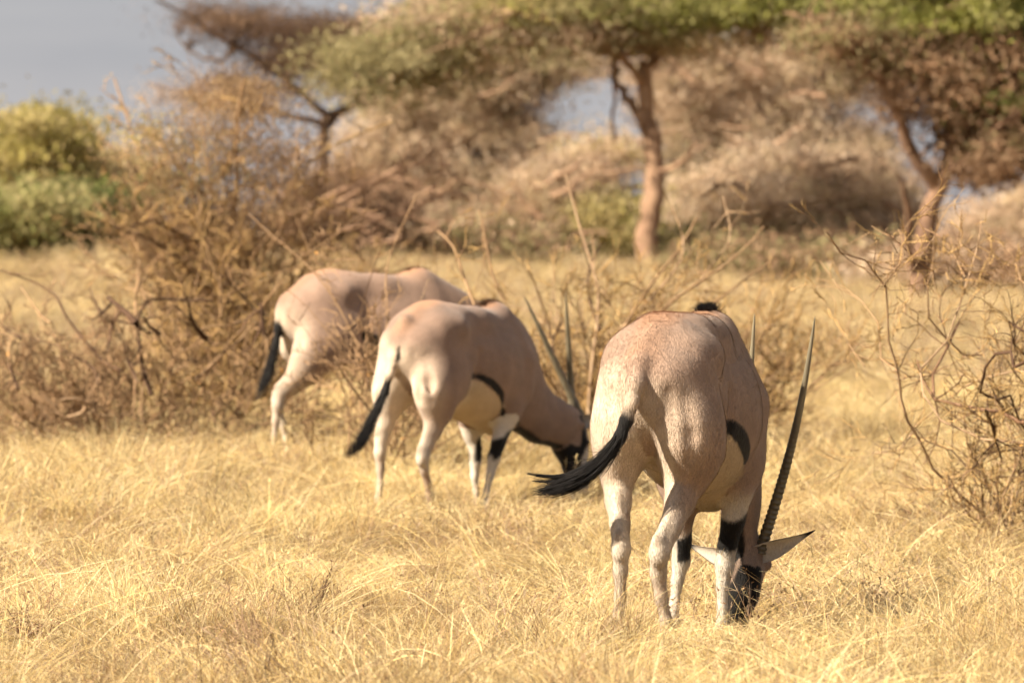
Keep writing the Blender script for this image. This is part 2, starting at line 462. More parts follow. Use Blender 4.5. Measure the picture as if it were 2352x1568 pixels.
def shrub(label, group, root, stems, height, width, r=.012, depth=3, col=GREYT, col2=TAN, nch=(3, 5), paths=(), leaves=0, lean=(0, 0), seed=0, depthy=None, min_el=.25, twr=1.0, pcol=None, subs=3, leaf_mat=None):
    """bare bush: a few main stems, each a part, and one part of fine twigs"""
    global rng, TWMIN
    keep = rng; rng = np.random.default_rng(1000 + seed)
    TWMIN = .00010 * root[1]
    base = np.array(root, float)
    top = empty('bare_shrub', base.tolist()); tag(top, label, 'shrub', group)
    tw = Tubes(); ends = []
    dy = width if depthy is None else depthy
    for s in range(stems):
        b0 = np.array([rng.normal(0, width * .06), rng.normal(0, dy * .06), -.06])
        hgt = height * rng.uniform(.55, 1.0); az = rng.uniform(0, 2 * math.pi); rr = rng.uniform(.15, 1) ** .7
        e = np.array([math.cos(az) * width * .5 * rr + lean[0] * hgt, math.sin(az) * dy * .5 * rr + lean[1] * hgt, hgt * (1.0 - .45 * rr * rng.uniform(.3, 1))])
        L = np.linalg.norm(e) * .8
        d = norm(e + np.array([0, 0, min_el * hgt]))
        pts = twig_line(b0, d, L, 9, .13, -.02)
        st = Tubes(); st.add(pts, r * rng.uniform(.7, 1.2), r * .35, 6, np.array(col) * rng.uniform(.75, 1.1)); st.build('stem', BARK, top)
        for k in range(rng.integers(6, 10)):
            t = rng.uniform(.2, 1) * 8; a = int(min(t, 7)); q = pts[a] + (pts[a + 1] - pts[a]) * (t - a)
            dd = norm(norm(pts[a + 1] - pts[a]) + rng.normal(0, .55, 3))
            grow(tw, q, dd, L * rng.uniform(.22, .5), r * .42, depth - 1, col, col2, nch, ends=ends)
    for path in paths:      # branches followed by eye: [(px, py), ...], distance, radius, colour
        px, D0, D1, rad, cc = path; rad = rad * (.85 if base[1] < 30 else 1.0 if base[1] < 34 else 1.4)
        m = len(px); w = np.array([P(a, b, D0 + (D1 - D0) * i / max(m - 1, 1)) for i, (a, b) in enumerate(px)]) - base
        w = resample(w, max(m * 2, 6)) if base[1] > 30 else (w if m > 3 else resample(w, 4)) + rng.normal(0, .006, (max(m, 4) if m <= 3 else m, 3))
        st = Tubes(); st.add(w, rad, rad * .5, 6, cc); st.build('branch', BARK, top)
        for k in range(subs * 2):
            j = rng.integers(1, len(w) - 1); dd = norm(norm(w[j] - w[j - 1]) * rng.choice([-1, 1]) + rng.normal(0, .6, 3) * np.array([1, .6, 1]))
            grow(tw, w[j], dd, rng.uniform(.12, .38), rad * .42, 2 if k < subs else 1, cc, col2, (1, 4), ends=ends)
    if tw.n: tw.build('twigs', BARK, top)
    if leaves and ends:
        idx = rng.integers(0, len(ends), leaves)
        v, f = leaf_quads(np.array(ends)[idx], .016)
        np_mesh('leaves', v, f, leaf_mat or LEAFO, top)
    rng = keep
    return top

def build_shrubs():
    global rng, TWMIN
    D = 26.5
    c4 = lambda pts: [(a * .5388 + 1800.75, b * .5388 + 441) for a, b in pts]
    pr = [
        (c4([(850, 690), (780, 700), (690, 630), (610, 540), (625, 400), (640, 300), (635, 200), (655, 120), (640, 62), (600, 56)]), 26.8, 26.2, .0062, GREYT),
        (c4([(900, 1480), (860, 1380), (770, 1300), (640, 1180), (580, 1060), (520, 970), (495, 880), (480, 760), (450, 640), (430, 520), (425, 410), (400, 350), (340, 300), (240, 260), (185, 175)]), 26.5, 25.6, .0085, GREYT),
        (c4([(430, 400), (480, 340), (505, 270), (495, 200), (490, 155)]), 25.7, 25.9, .0045, TAN),
        (c4([(480, 760), (415, 720), (405, 640), (390, 560), (340, 455), (230, 400), (165, 285)]), 26.0, 26.6, .005, TAN),
        (c4([(1060, 1070), (1020, 1070), (850, 1050), (670, 980), (600, 860), (580, 750), (690, 640), (740, 500), (790, 350), (830, 230), (840, 120)]), 26.0, 26.8, .0075, GREYT),
        (c4([(1100, 985), (1000, 975), (930, 940), (870, 928), (760, 905), (640, 880), (600, 800), (560, 720)]), 25.8, 26.6, .0125, RED),
        (c4([(1080, 700), (980, 745), (968, 690), (900, 690), (850, 740), (830, 860), (900, 885), (960, 870), (1010, 980), (1060, 1060)]), 25.4, 26.0, .0095, DARKT),
        (c4([(860, 930), (885, 985), (905, 1050), (925, 1140)]), 25.6, 25.8, .010, DARKT),
        (c4([(925, 1530), (910, 1430), (905, 1300), (830, 1230), (720, 1110), (600, 1050), (560, 1000)]), 26.4, 26.8, .007, DARKT),
        (c4([(340, 740), (290, 660), (200, 540)]), 26.6, 26.9, .0035, TAN),
        (c4([(900, 1060), (820, 1160), (780, 1230)]), 25.8, 26.0, .006, DARKT),
        (c4([(470, 1110), (370, 1105)]), 26.2, 26.2, .0035, GREYT), (c4([(560, 1000), (520, 1060), (470, 1110)]), 26.3, 26.2, .0045, GREYT),
        (c4([(630, 880), (640, 780), (700, 660), (740, 560)]), 26.6, 27.0, .010, RED),
        (c4([(640, 340), (560, 290), (480, 210), (402, 148)]), 26.3, 25.9, .004, TAN),
        (c4([(770, 370), (880, 310), (950, 265)]), 26.4, 26.8, .003, TAN), (c4([(1060, 420), (1000, 330), (960, 245)]), 26.2, 26.5, .004, TAN),
        (c4([(770, 360), (730, 290), (720, 255), (755, 200)]), 26.4, 26.6, .0035, TAN),
        (c4([(640, 300), (720, 300), (760, 370)]), 26.2, 26.4, .003, TAN),
        (c4([(1080, 770), (980, 765), (850, 790), (760, 830), (680, 900), (560, 990)]), 26.2, 26.9, .006, GREYT),
        (c4([(1080, 1160), (1000, 1200), (900, 1290)]), 26.0, 26.3, .005, DARKT),
        (c4([(1040, 600), (960, 560), (980, 640), (1060, 720)]), 26.0, 26.3, .008, DARKT),
    ]
    root = gp(2390, 26.5)
    shrub('tall grey thorny shrub with bare crooked branches at the right edge', None, root, 20, 1.35, 1.9, r=.007, depth=3, paths=pr, leaves=16, seed=1, subs=5, nch=(2, 5), col=GREYT, col2=YEL)
    # low dark debris at its foot
    def brush(label, px, D_, w, n, seed, col=DARKT, h=.16):
        global rng
        keep = rng; rng = np.random.default_rng(seed)
        b = gp(px, D_); o = empty('brush_pile', b.tolist()); tag(o, label, 'dead branches', 'fallen brush on the grass')
        for i in range(5):
            t = Tubes(); p0 = np.array([rng.uniform(-w, w) * .6, rng.normal(0, .15), rng.uniform(0, h)])
            t.add(twig_line(p0, [rng.choice([-1, 1]), rng.normal(0, .5), rng.normal(0, .15)], w * rng.uniform(.5, 1), 7, .2), .012, .005, 5, col); t.build('branch', BARK, o)
        t = Tubes()
        for i in range(n):
            p0 = np.array([rng.uniform(-w, w), rng.normal(0, .2), rng.uniform(-.02, h)])
            grow(t, p0, [rng.normal(), rng.normal(), rng.uniform(-.1, .7)], rng.uniform(.1, .35), .004, 1, col, np.array(col) * 1.5, (2, 4))
        t.build('twigs', BARK, o); rng = keep
    brush('flat dark dead twigs on the grass at the foot of the right-hand shrub', 2270, 27.5, .38, 60, 51)
    # middle shrub behind the heads
    m = lambda pts: pts
    pm = [
        ([(1330, 1000), (1290, 900), (1270, 780), (1245, 690), (1215, 620)], 35.5, 35, .008, GREYT),
        ([(1350, 1000), (1352, 880), (1370, 760), (1385, 660), (1340, 560), (1300, 400)], 35, 35.5, .009, GREYT),
        ([(1160, 690), (1130, 640), (1120, 570), (1100, 480)], 34, 34, .007, TAN), ([(1090, 700), (1065, 640), (1045, 560), (1005, 530)], 34, 34.4, .007, TAN),
        ([(1400, 820), (1450, 720), (1500, 640), (1560, 580), (1600, 500)], 35, 36, .008, TAN),
        ([(1410, 850), (1500, 720), (1600, 650), (1700, 590), (1755, 520)], 35, 36, .008, TAN),
        ([(1440, 860), (1540, 760), (1640, 700), (1710, 640), (1770, 600)], 35, 36, .007, TAN),
        ([(1420, 760), (1480, 700), (1560, 620), (1585, 560), (1540, 470)], 35.3, 35.8, .006, GREYT),
        ([(1600, 660), (1640, 590), (1690, 560), (1660, 450)], 35.6, 36, .005, GREYT),
        ([(1380, 760), (1350, 690), (1345, 620), (1380, 560)], 35.3, 35.8, .007, DARKT),
        ([(1300, 860), (1270, 830), (1265, 780), (1290, 740)], 34.6, 34.9, .006, DARKT),
    ]
    shrub('pale bare shrub with a few orange leaves behind the horns of the middle oryx', None, gp(1360, 35.5), 40, 1.55, 2.8, r=.011, depth=3, paths=pm, leaves=60, seed=2, nch=(3, 5), col=GREYT, col2=YEL, depthy=1.4)
    shrub('low fan of pale twigs between the middle and the nearest oryx', None, gp(1580, 37), 30, 1.45, 2.5, r=.010, depth=3, seed=3, nch=(3, 5), col=TAN, col2=YEL, lean=(.25, 0), depthy=1.0, leaves=6)
    shrub('sparse bare shrub rising behind the back of the middle oryx', None, gp(1130, 36.5), 20, 1.6, 2.2, r=.010, depth=3, seed=4, nch=(2, 5), col=TAN, col2=YEL, depthy=1.0, leaves=6)
    # shrub in front of the far oryx
    pc = [
        ([(880, 980), (800, 880), (765, 830), (770, 810), (870, 860)], 32.6, 32.4, .006, DARKT),
        ([(840, 960), (850, 860), (800, 740), (740, 640), (690, 590), (620, 540), (570, 490)], 32.8, 33.1, .0065, TAN),
        ([(690, 590), (730, 570), (780, 530), (850, 510)], 33, 33.2, .0045, TAN),
        ([(860, 940), (880, 800), (900, 700), (870, 640), (900, 570), (960, 440)], 32.8, 33.4, .007, TAN),
        ([(850, 900), (820, 760), (835, 680), (860, 610), (880, 560)], 32.6, 32.6, .005, DARKT),
        ([(840, 900), (780, 800), (700, 690), (640, 650)], 32.6, 32.6, .0035, TAN),
        ([(870, 880), (930, 790), (985, 640)], 32.9, 33, .004, GREYT), ([(760, 650), (700, 560), (680, 500)], 32.9, 33, .003, TAN),
        ([(720, 820), (790, 855), (840, 850), (865, 830)], 32.4, 32.5, .004, TAN),
    ]
    shrub('thin bare twigs spread in front of the farthest oryx', None, gp(840, 32.8), 17, 1.40, 1.9, r=.007, depth=3, paths=pc, leaves=10, seed=5, nch=(1, 3), col=TAN, col2=TAN, depthy=.6, subs=2)
    # left low shrubs
    c3 = lambda pts: [(a * .3222, b * .3222 + 193.3 + 358) for a, b in pts]
    pl = [
        (c3([(870, 930), (740, 880), (680, 800), (620, 740), (520, 610), (430, 490), (430, 410), (330, 340), (180, 270), (0, 215)][::1]), 35.5, 36.5, .0085, DARKT),
        (c3([(705, 1020), (690, 960), (660, 880), (540, 850), (420, 740), (300, 735), (200, 690)]), 35.5, 36, .008, DARKT),
        (c3([(970, 600), (940, 550), (850, 480), (770, 405)]), 35.2, 35.4, .019, DARKT),
        (c3([(1080, 1100), (1040, 1000), (1010, 900), (990, 720), (970, 600), (1000, 490), (1040, 430), (1150, 410), (1290, 430), (1500, 430)]), 35.4, 35.8, .0115, DARKT),
        (c3([(1140, 670), (1050, 610), (1020, 540)]), 35.4, 35.3, .010, DARKT),
        (c3([(960, 600), (830, 580), (700, 510), (640, 340)]), 35.5, 35.9, .007, DARKT),
        (c3([(1470, 700), (1400, 640), (1350, 530)]), 35.6, 35.4, .014, DARKT),
        (c3([(150, 700), (60, 650), (0, 590)]), 35.2, 35.4, .008, DARKT), (c3([(130, 1060), (100, 980), (50, 870)]), 34.8, 35, .008, DARKT),
        (c3([(1390, 1000), (1480, 920), (1600, 790), (1740, 700), (1790, 600)]), 35.4, 35.9, .008, TAN),
        (c3([(1880, 680), (1870, 600), (1860, 440)]), 35.2, 35.2, .014, DARKT),
        (c3([(430, 1140), (520, 1120), (620, 1140), (640, 1200), (560, 1250), (430, 1260), (640, 1340)]), 35, 35.2, .008, GREYT),
        (c3([(1040, 430), (980, 240)]), 35.6, 35.7, .005, TAN), (c3([(360, 590), (300, 560), (150, 330)]), 35.6, 36, .006, TAN),
        (c3([(830, 260), (780, 270), (700, 200), (640, 160)]), 36, 36, .005, TAN),
        (c3([(980, 1010), (940, 920), (900, 850)]), 35.3, 35.4, .010, DARKT),
    ]
    shrub('wide low dark-branched shrub at the left edge with one snapped stub', None, gp(280, 35.8), 34, 1.15, 3.2, r=.010, depth=3, paths=pl, leaves=8, seed=6, nch=(3, 5), col=TAN, col2=TAN, depthy=1.2)
    shrub('loose tangle of twigs left of the tail of the farthest oryx', None, gp(500, 38), 30, 1.5, 2.2, r=.008, depth=3, seed=7, nch=(3, 5), col=TAN, col2=YEL, depthy=1.2, leaves=8)
    shrub('small twiggy shrub reaching out of the left picture edge', None, gp(60, 37.5), 20, 1.1, 2.0, r=.007, depth=3, seed=8, nch=(3, 5), col=TAN, col2=TAN, depthy=1.0)
    brush('dark tangled brush on the ground under the low left-hand shrub', 190, 36.2, .42, 90, 52, h=.22)
    brush('dead twigs heaped below the tail of the farthest oryx', 490, 35.2, .5, 90, 53, h=.2)
    brush('dark dry twigs lying just behind the hind leg of the farthest oryx', 730, 35.6, .3, 50, 54, h=.25)
    brush('tangle of dead twigs behind the black cheek of the middle oryx', 1240, 33.8, .45, 90, 55, col=TAN, h=.22)
    # small weeds that stand out in the grass
    for i, (lab, px, D_, h, w, col) in enumerate((
            ('thin dry weed with dark curled leaves standing left of centre in the grass', 690, 20.5, .34, .22, DARKT),
            ('small brown weed tuft below the tail tip of the middle oryx', 560, 20.8, .24, .20, RED),
            ('reddish-brown weed at the left edge of the foreground', 70, 19.5, .30, .14, RED),
            ('grey leaning weed clump in the foreground left of centre', 640, 18.0, .36, .36, GREYT),
            ('dark brown weed clump low at the bottom edge', 650, 16.6, .20, .30, DARKT),
            ('low dark-stemmed weed at the bottom right corner', 2150, 17.4, .14, .24, DARKT),
            ('sparse brown weed rising between the bottom edge and the hind legs', 960, 16.8, .26, .22, RED))):
        keep = rng; rng = np.random.default_rng(900 + i); TWMIN = .0012
        b = gp(px, D_); o = empty('dry_weed', b.tolist()); tag(o, lab, 'weed')
        t = Tubes(); ends = []
        for k in range(70 if i == 3 else 40 if i in (4, 5) else 18):
            d = np.array([rng.normal(-.35 if i == 3 else 0, w / h * .8), rng.normal(0, w / h * .8), 1.4])
            grow(t, np.array([rng.normal(0, w * .2), rng.normal(0, w * .2), -.02]), d, h * rng.uniform(.5, 1), .0022, 2, col, np.array(col) * 1.3, (2, 4), ends=ends, shrink=.45)
        t.build('stems', BARK, o)
        v, f = leaf_quads(np.array(ends)[rng.integers(0, len(ends), 60)], .006); np_mesh('dry_leaves', v, f, WEEDL, o)
        rng = keep
WEEDL = mat_basic('weed_leaf', (.22, .12, .07), (.12, .07, .04), rough=.8, scale=20)
if TEST != 'noshrub': build_shrubs()

# ------------------------------------------------------------------ trees
LEAF = mat_basic('small_tree_leaves', (1, 1, 1), (.72, .72, .72), rough=.7, scale=1.5, spec=.1, use_col=True, transl=.45)
TBARK = mat_basic('acacia_bark', (.36, .235, .15), (.20, .12, .08), rough=.9, scale=5, spec=.05, bump=.8, bscale=25, stretch=(1, 1, .3))
DBARK = mat_basic('dark_acacia_bark', (.13, .085, .06), (.075, .05, .035), rough=.9, scale=5, spec=.05, bump=.8, bscale=25)
GREEN = [(.33, .33, .09), (.27, .28, .08), (.40, .38, .15)]
OLIVE = [(.33, .28, .14), (.27, .23, .11), (.38, .33, .18)]
DRY = [(.62, .46, .32), (.52, .37, .25), (.72, .57, .42), (.58, .46, .29)]  # dry foliage, lightened in the colour to stand in for haze
DRYD = [(.32, .20, .12), (.24, .15, .09), (.40, .27, .17)]
DK = [(.13, .08, .05), (.09, .055, .035), (.19, .12, .08), (.26, .17, .11)]
YGRN = [(.40, .34, .11), (.31, .28, .09), (.46, .38, .17), (.42, .33, .15)]
DGRN = [(.07, .085, .03), (.09, .10, .035), (.12, .13, .04)]

RBARK = mat_basic('brown_acacia_bark', (.25, .155, .10), (.13, .08, .055), rough=.9, scale=4, spec=.05, bump=.9, bscale=20, stretch=(1, 1, .3))
def crown_mesh(name, blobs, D, base, parent, limbs, per=120, thin=False):
    """blobs: (px, py, half width px, half height px, depth m, clusters, palette, leaf size): clouds of leaves on fine twigs"""
    Pn, Cl, Sz = [], [], []; tw = Tubes()
    LP = np.concatenate(limbs) if limbs else None
    for (px, py, rx, ry, dz, n, pal, sz) in blobs:
        c = P(px, py, D) - base; k = D / FPX
        q = rng.normal(0, 1, (n, 3)); q /= np.linalg.norm(q, axis=1, keepdims=True); q *= (rng.random(n) ** .55 * np.where(rng.random(n) < .10, 1.35, 1.0))[:, None]
        cc = c + q * np.array([rx * k, dz, ry * k])
        for i in range(n):
            m = int(per * rng.uniform(.5, 1.5)); s = rng.uniform(.12, .42) * min(1.0, max(D / 100.0 - .05, .38))
            o = rng.normal(0, s, (m, 3)) * np.array([1.25, 1.25, .6])
            Pn.append(cc[i] + o); col = np.array(pal[rng.integers(len(pal))]) * rng.uniform(.75, 1.25)
            Cl.append(np.tile(col, (m, 1)) * rng.uniform(.8, 1.2, (m, 1))); Sz.append(np.full(m, sz) * rng.uniform(.6, 1.3, m))
            if LP is not None and i % 2 == 0:
                dd = np.linalg.norm(LP - cc[i], axis=1); b0 = LP[np.argmin(dd + rng.random(len(LP)) * .6)]
                if np.linalg.norm(b0 - cc[i]) < 4.0:
                    mid = (b0 + cc[i]) / 2 + rng.normal(0, .12, 3)
                    tw.add([b0, mid, cc[i]], .022, .006, 3, (1, 1, 1))
    pts = np.concatenate(Pn); sz = np.concatenate(Sz); n = len(pts)
    a = rng.normal(0, 1, (n, 3)); a /= np.linalg.norm(a, axis=1, keepdims=True)
    b = np.cross(a, rng.normal(0, 1, (n, 3))); b /= np.linalg.norm(b, axis=1, keepdims=True)
    s = sz[:, None]; asp = .20 if thin else .5
    v = np.stack([pts - a * s, pts + b * s * asp, pts + a * s, pts - b * s * asp], 1).reshape(-1, 3)
    np_mesh('crown', v, np.arange(n * 4).reshape(-1, 4), LEAF, parent, np.repeat(np.concatenate(Cl), 4, axis=0))
    if tw.n: tw.build('twigs', DBARK if thin else TBARK, parent, cols=False)

def tree(name, label, cat, base_px, D, trunk, limbs, blobs, group=None, bark=None, per=110, thin=False, seed=0, front=0):
    global rng
    keep = rng; rng = np.random.default_rng(500 + seed)
    b = gp(base_px, D); o = empty(name, b.tolist()); tag(o, label, cat, group)
    allp = []; k = D / FPX
    for nm, lst in (('trunk', trunk), ('limb', limbs)):
        for i, (pts, r0, r1, doff) in enumerate(lst):
            whole = nm == 'limb' and i >= len(lst) - front
            w = np.array([P(x, y, D + doff * (1 if whole else j / max(len(pts) - 1, 1))) for j, (x, y) in enumerate(pts)]) - b
            if nm == 'trunk' and i == 0: w[0][2] = -.3
            w = resample(w, max(8, len(pts) * 3), .02)
            t = Tubes(); rad = np.linspace(r0, r1, len(w)) * k * rng.uniform(.92, 1.08, len(w))
            if nm == 'trunk': rad[:2] *= 1.25
            t.add(w, 0, k=9, radii=rad); t.build(nm, bark or TBARK, o, cols=False); allp.append(w)
    crown_mesh('crown', blobs, D, b, o, allp, per, thin)
    rng = keep
    return o

def build_trees():
    # centre acacia
    tree('acacia_tree', 'tall flat-topped acacia with leaning forked trunk and green crown at centre', 'tree', 1478, 100,
         [([(1475, 610), (1490, 520), (1505, 440), (1508, 380), (1492, 300), (1482, 230), (1484, 150)], 30, 17, 0)],
         [([(1484, 290), (1450, 240), (1412, 190), (1418, 140), (1380, 95)], 12, 6, 1.5), ([(1484, 200), (1440, 130), (1330, 70), (1180, 30)], 9, 4, -1.5), ([(1484, 160), (1560, 80), (1700, 30), (1850, 0)], 10, 4, 1.5),
          ([(1508, 400), (1560, 380), (1600, 330)], 8, 3, -1), ([(1412, 190), (1410, 260), (1408, 330)], 5, 3, .2), ([(1330, 70), (1180, 60), (1000, 60), (860, 110)], 5, 2, 1.5),
          ([(1484, 150), (1500, 60), (1460, -60)], 9, 4, 1), ([(1700, 30), (1900, 10), (2050, 30)], 5, 3, 1)],
         [(1270, 15, 260, 34, 2.2, 90, GREEN[2:] + OLIVE + YGRN[:1], .05), (1620, 15, 320, 42, 2.6, 150, GREEN + OLIVE[:1], .055), (1900, 15, 200, 48, 2.2, 80, GREEN, .05), (900, 135, 150, 55, 1.8, 80, OLIVE + GREEN[2:], .05), (1000, 120, 130, 60, 1.8, 50, OLIVE + DRY[:1], .05), (1010, 50, 130, 50, 1.8, 50, OLIVE + DRY, .05),
          (1500, 92, 360, 30, 2.4, 80, DRY + OLIVE + DRYD[:1], .05), (1500, -120, 700, 90, 3, 140, GREEN, .07), (860, 195, 120, 45, 1.6, 30, OLIVE + DRY[:1], .05)], seed=1, per=120)
    # right acacia
    tree('acacia_tree', 'dark many-limbed acacia with green top at the right edge', 'tree', 2112, 84,
         [([(2105, 650), (2118, 560), (2140, 480), (2162, 400), (2200, 330), (2215, 250)], 27, 16, 0)],
         [([(2150, 430), (2110, 370), (2070, 300), (2050, 220), (1990, 140), (1930, 90)], 18, 7, -1), ([(2170, 400), (2235, 360), (2290, 290), (2352, 250)], 13, 5, -1.5), ([(2105, 650), (2085, 560), (2090, 480), (2060, 400)], 12, 5, -1), ([(2180, 370), (2160, 320), (2150, 270)], 10, 6, 1), ([(2200, 330), (2250, 240), (2300, 150), (2330, 60)], 17, 6, 1.5),
          ([(2215, 250), (2210, 160), (2180, 60), (2120, -20)], 11, 5, -1), ([(2162, 400), (2220, 350), (2300, 320), (2380, 330)], 9, 4, 1), ([(2050, 220), (2080, 130), (2060, 40)], 7, 3, 1), ([(2105, 380), (2140, 330), (2200, 322)], 6, 4, 0.5),
          ([(1990, 140), (1900, 60), (1800, 30)], 6, 3, .5)],
         [(2230, 40, 220, 40, 2, 120, GREEN, .045), (2250, 130, 180, 60, 2, 120, DRYD, .05), (2310, 220, 110, 70, 2, 90, DRYD + DGRN, .05), (2000, 90, 170, 42, 1.6, 80, DRYD + OLIVE, .045), (2200, 260, 60, 50, 1, 20, DRYD, .04), (2300, 330, 90, 60, 1.5, 90, DRYD + OLIVE, .045), (2260, 400, 60, 30, 1.2, 20, DRYD, .04), (2080, 250, 50, 40, 1.2, 14, DRYD, .04), (2240, 200, 90, 50, 1.5, 50, DRYD + DGRN, .045), (2080, 150, 90, 60, 1.2, 30, DRYD + OLIVE, .045),
          (2420, 150, 160, 160, 2.2, 130, DRYD + DGRN, .05), (2230, -60, 400, 60, 3, 100, GREEN, .06), (2120, 190, 100, 50, 1.2, 26, DRYD, .04)], seed=2, bark=RBARK)
    # brown leafless umbrella tree on the left
    tree('umbrella_tree', 'leafless brown umbrella tree against the grey sky', 'tree', 740, 112,
         [([(735, 540), (745, 420), (742, 330), (750, 262)], 15, 12, 0)],
         [([(750, 270), (800, 245), (880, 220), (960, 170)], 11, 4, 1), ([(750, 262), (700, 215), (640, 170), (540, 110), (440, 40), (360, 0)], 9, 3, -1), ([(745, 290), (660, 260), (560, 235), (380, 205), (340, 195)], 8, 3, 1),
          ([(640, 170), (700, 120), (780, 60), (860, 40)], 7, 3, 1.5), ([(540, 110), (500, 150), (420, 110), (400, 60)], 5, 2, .5), ([(700, 215), (600, 190), (500, 170)], 5, 2, .5), ([(745, 300), (790, 250), (830, 235)], 8, 3, .6)],
         [(560, 55, 130, 30, 1.8, 80, DK, .05), (740, 75, 150, 36, 1.8, 110, DK, .05), (680, 135, 130, 34, 1.5, 90, DK, .05), (830, 85, 70, 40, 1.3, 40, DK, .05), (450, 25, 90, 18, 1.2, 24, DK, .04), (560, 215, 150, 40, 1.3, 60, DK + DRYD, .045), (450, 235, 110, 34, 1.1, 20, DRY, .045), (750, 150, 60, 26, 1, 26, DK, .04)], seed=3, bark=DBARK, thin=True, per=90)
    # dense dry canopy mass behind: several wide thorn trees
    def drytree(label, px, D, w, top, bot, n, pal, seed, lims, per=110, sz=.055, cat='tree', name='thorn_tree', base_y=None):
        k = FPX / D; by = 600 - (float(tz(P(px, 600, D)[0], D)) - EYE) * k
        by = 600 + (EYE - float(tz(P(px, 600, D)[0], D))) * k
        mid = (top + bot) / 2
        bot = min(bot, by)
        tr = [([(px, by + 4), (px + 5, by - 12 - max(by - bot, 0) * .6), (px - 6, min(bot - 10, by - 30))], 9, 6, 0)]
        li = [([(px, bot + 20), (px + s * w * .35, (bot + mid) / 2), (px + s * w * .8, mid - 20 * a)], 8, 2.5, dd) for s, a, dd in lims]
        bl = []
        r_ = np.random.default_rng(seed)
        for i in range(7):
            bx = px + r_.uniform(-.75, .75) * w; hh = (bot - top) * .5
            yy = mid + r_.uniform(-.5, .5) * hh
            bl.append((bx, yy, w * r_.uniform(.25, .5), hh * r_.uniform(.35, .7), 2.0, n // 7, pal, sz))
        return tree(name, label, cat, px, D, tr, li, bl, seed=seed, per=per)
    LM = [(-1, 1, 1), (1, 0, -1), (-1, 0, 1.2), (1, 1, .4)]
    def masstree(label, px, D, tops, blobs, seed, dens=1.0, name='thorn_tree'):
        """a wide thorn tree; blobs in picture pixels (x, y, half width, half height, palette)"""
        k = FPX / D; by = 600 + (EYE - float(tz(P(px, 600, D)[0], D))) * k
        tr = [([(px, by + 4), (px + 10, by - 60), (px - 8, by - 140)], 13, 8, 0)]
        li = [([(px - 4, by - 120), ((px + tx) / 2, (by - 130 + ty) / 2), (tx, ty)], 8, 2.5, dd) for tx, ty, dd in tops]
        bl = [(x, y, rx, ry, 2.0, max(int(rx * ry / 100 * dens), 8), pal, .075) for x, y, rx, ry, pal in blobs]
        r_ = np.random.default_rng(seed + 77)
        for i in range(13):      # tangled side limbs that show through the leaves
            x, y, rx, ry, _ = blobs[r_.integers(len(blobs))]
            a, b_ = x + r_.uniform(-.9, .9) * rx, y + r_.uniform(-.9, .9) * ry
            c, d = a + r_.choice([-1, 1]) * r_.uniform(60, 150), b_ + r_.uniform(-90, 40)
            li.append(([(a, b_), ((a + c) / 2, (b_ + d) / 2 + r_.uniform(-18, 18)), (c, d)], r_.uniform(4, 8), 1.4, -3.0 + r_.uniform(-.6, .6)))
        return tree(name, label, 'tree', px, D, tr, li, bl, seed=seed, per=85, thin=True, front=13)
    masstree('brown dry-leaved thorn tree left of the centre acacia', 1060, 118, [(900, 260, 1), (1180, 180, -1), (1120, 300, .5), (880, 380, -1)],
             [(1080, 170, 260, 60, DRY + OLIVE), (1150, 110, 200, 60, OLIVE + DRY), (930, 330, 170, 110, DRY), (1090, 250, 170, 110, DRY), (1170, 150, 170, 70, DRY + OLIVE), (1050, 430, 160, 90, DRY), (850, 410, 110, 90, DRYD + DRY), (1200, 380, 70, 120, DRY), (900, 220, 90, 60, DRY + OLIVE), (1040, 130, 120, 60, OLIVE + DRY)], 11)
    masstree('wide pale dry thorn tree right of the leaning trunk', 1730, 124, [(1600, 200, 1), (1850, 200, -1), (1700, 240, .5), (1880, 330, -1)],
             [(1550, 190, 80, 100, DRY), (1960, 330, 80, 60, DRY), (2010, 420, 80, 110, DRY), (2080, 480, 60, 90, DRYD + DRY), (1340, 140, 120, 34, DRY), (1880, 140, 90, 60, DRY + OLIVE), (1960, 170, 60, 50, DRYD + OLIVE), (1640, 180, 130, 75, DRY), (1760, 150, 190, 65, DRY), (1850, 220, 130, 100, DRY), (1700, 300, 170, 100, DRY), (1600, 380, 100, 110, DRY + OLIVE), (1560, 260, 60, 80, DRY), (1830, 370, 140, 90, DRY), (1570, 480, 70, 70, DRY + YGRN)], 13)
    masstree('low dense brown thorn tree between the two acacias', 1800, 106, [(1680, 430, 1), (1920, 420, -1), (1800, 400, .5)],
             [(1800, 440, 220, 100, DRY), (1660, 480, 110, 90, DRY), (1960, 430, 90, 120, DRY + DRYD[:1]), (1750, 545, 220, 60, DRY + OLIVE), (2010, 550, 110, 80, DRYD + DRY), (1900, 560, 150, 50, OLIVE + DRY)], 14)
    masstree('pale feathery thorn tree in front of the small sky gap', 1320, 110, [(1250, 420, 1), (1400, 380, -1)],
             [(1330, 420, 110, 70, DRYD + DRY), (1240, 470, 90, 90, DRY), (1390, 350, 100, 40, YGRN[2:] + DRY), (1340, 540, 120, 50, DRY + OLIVE), (1180, 520, 110, 60, DRY + DRYD)], 18)
    masstree('dry thorn tree beyond the right acacia trunk', 2290, 116, [(2220, 520, 1), (2350, 470, -1)],
             [(2280, 540, 120, 80, DRY), (2350, 490, 70, 80, DRY), (2200, 580, 90, 50, DRYD + DRY), (2420, 500, 80, 120, DRY), (2060, 600, 90, 40, DRYD + DRY)], 17)
    masstree('dark brown thorn tree behind the arching fallen limbs', 820, 96, [(760, 470, 1), (900, 480, -1)],
             [(760, 480, 90, 70, DK), (880, 500, 110, 60, DK + DRY[:2]), (690, 520, 60, 50, DK[:3]), (980, 530, 100, 50, DRYD + DRY), (820, 430, 70, 40, DRYD)], 19)
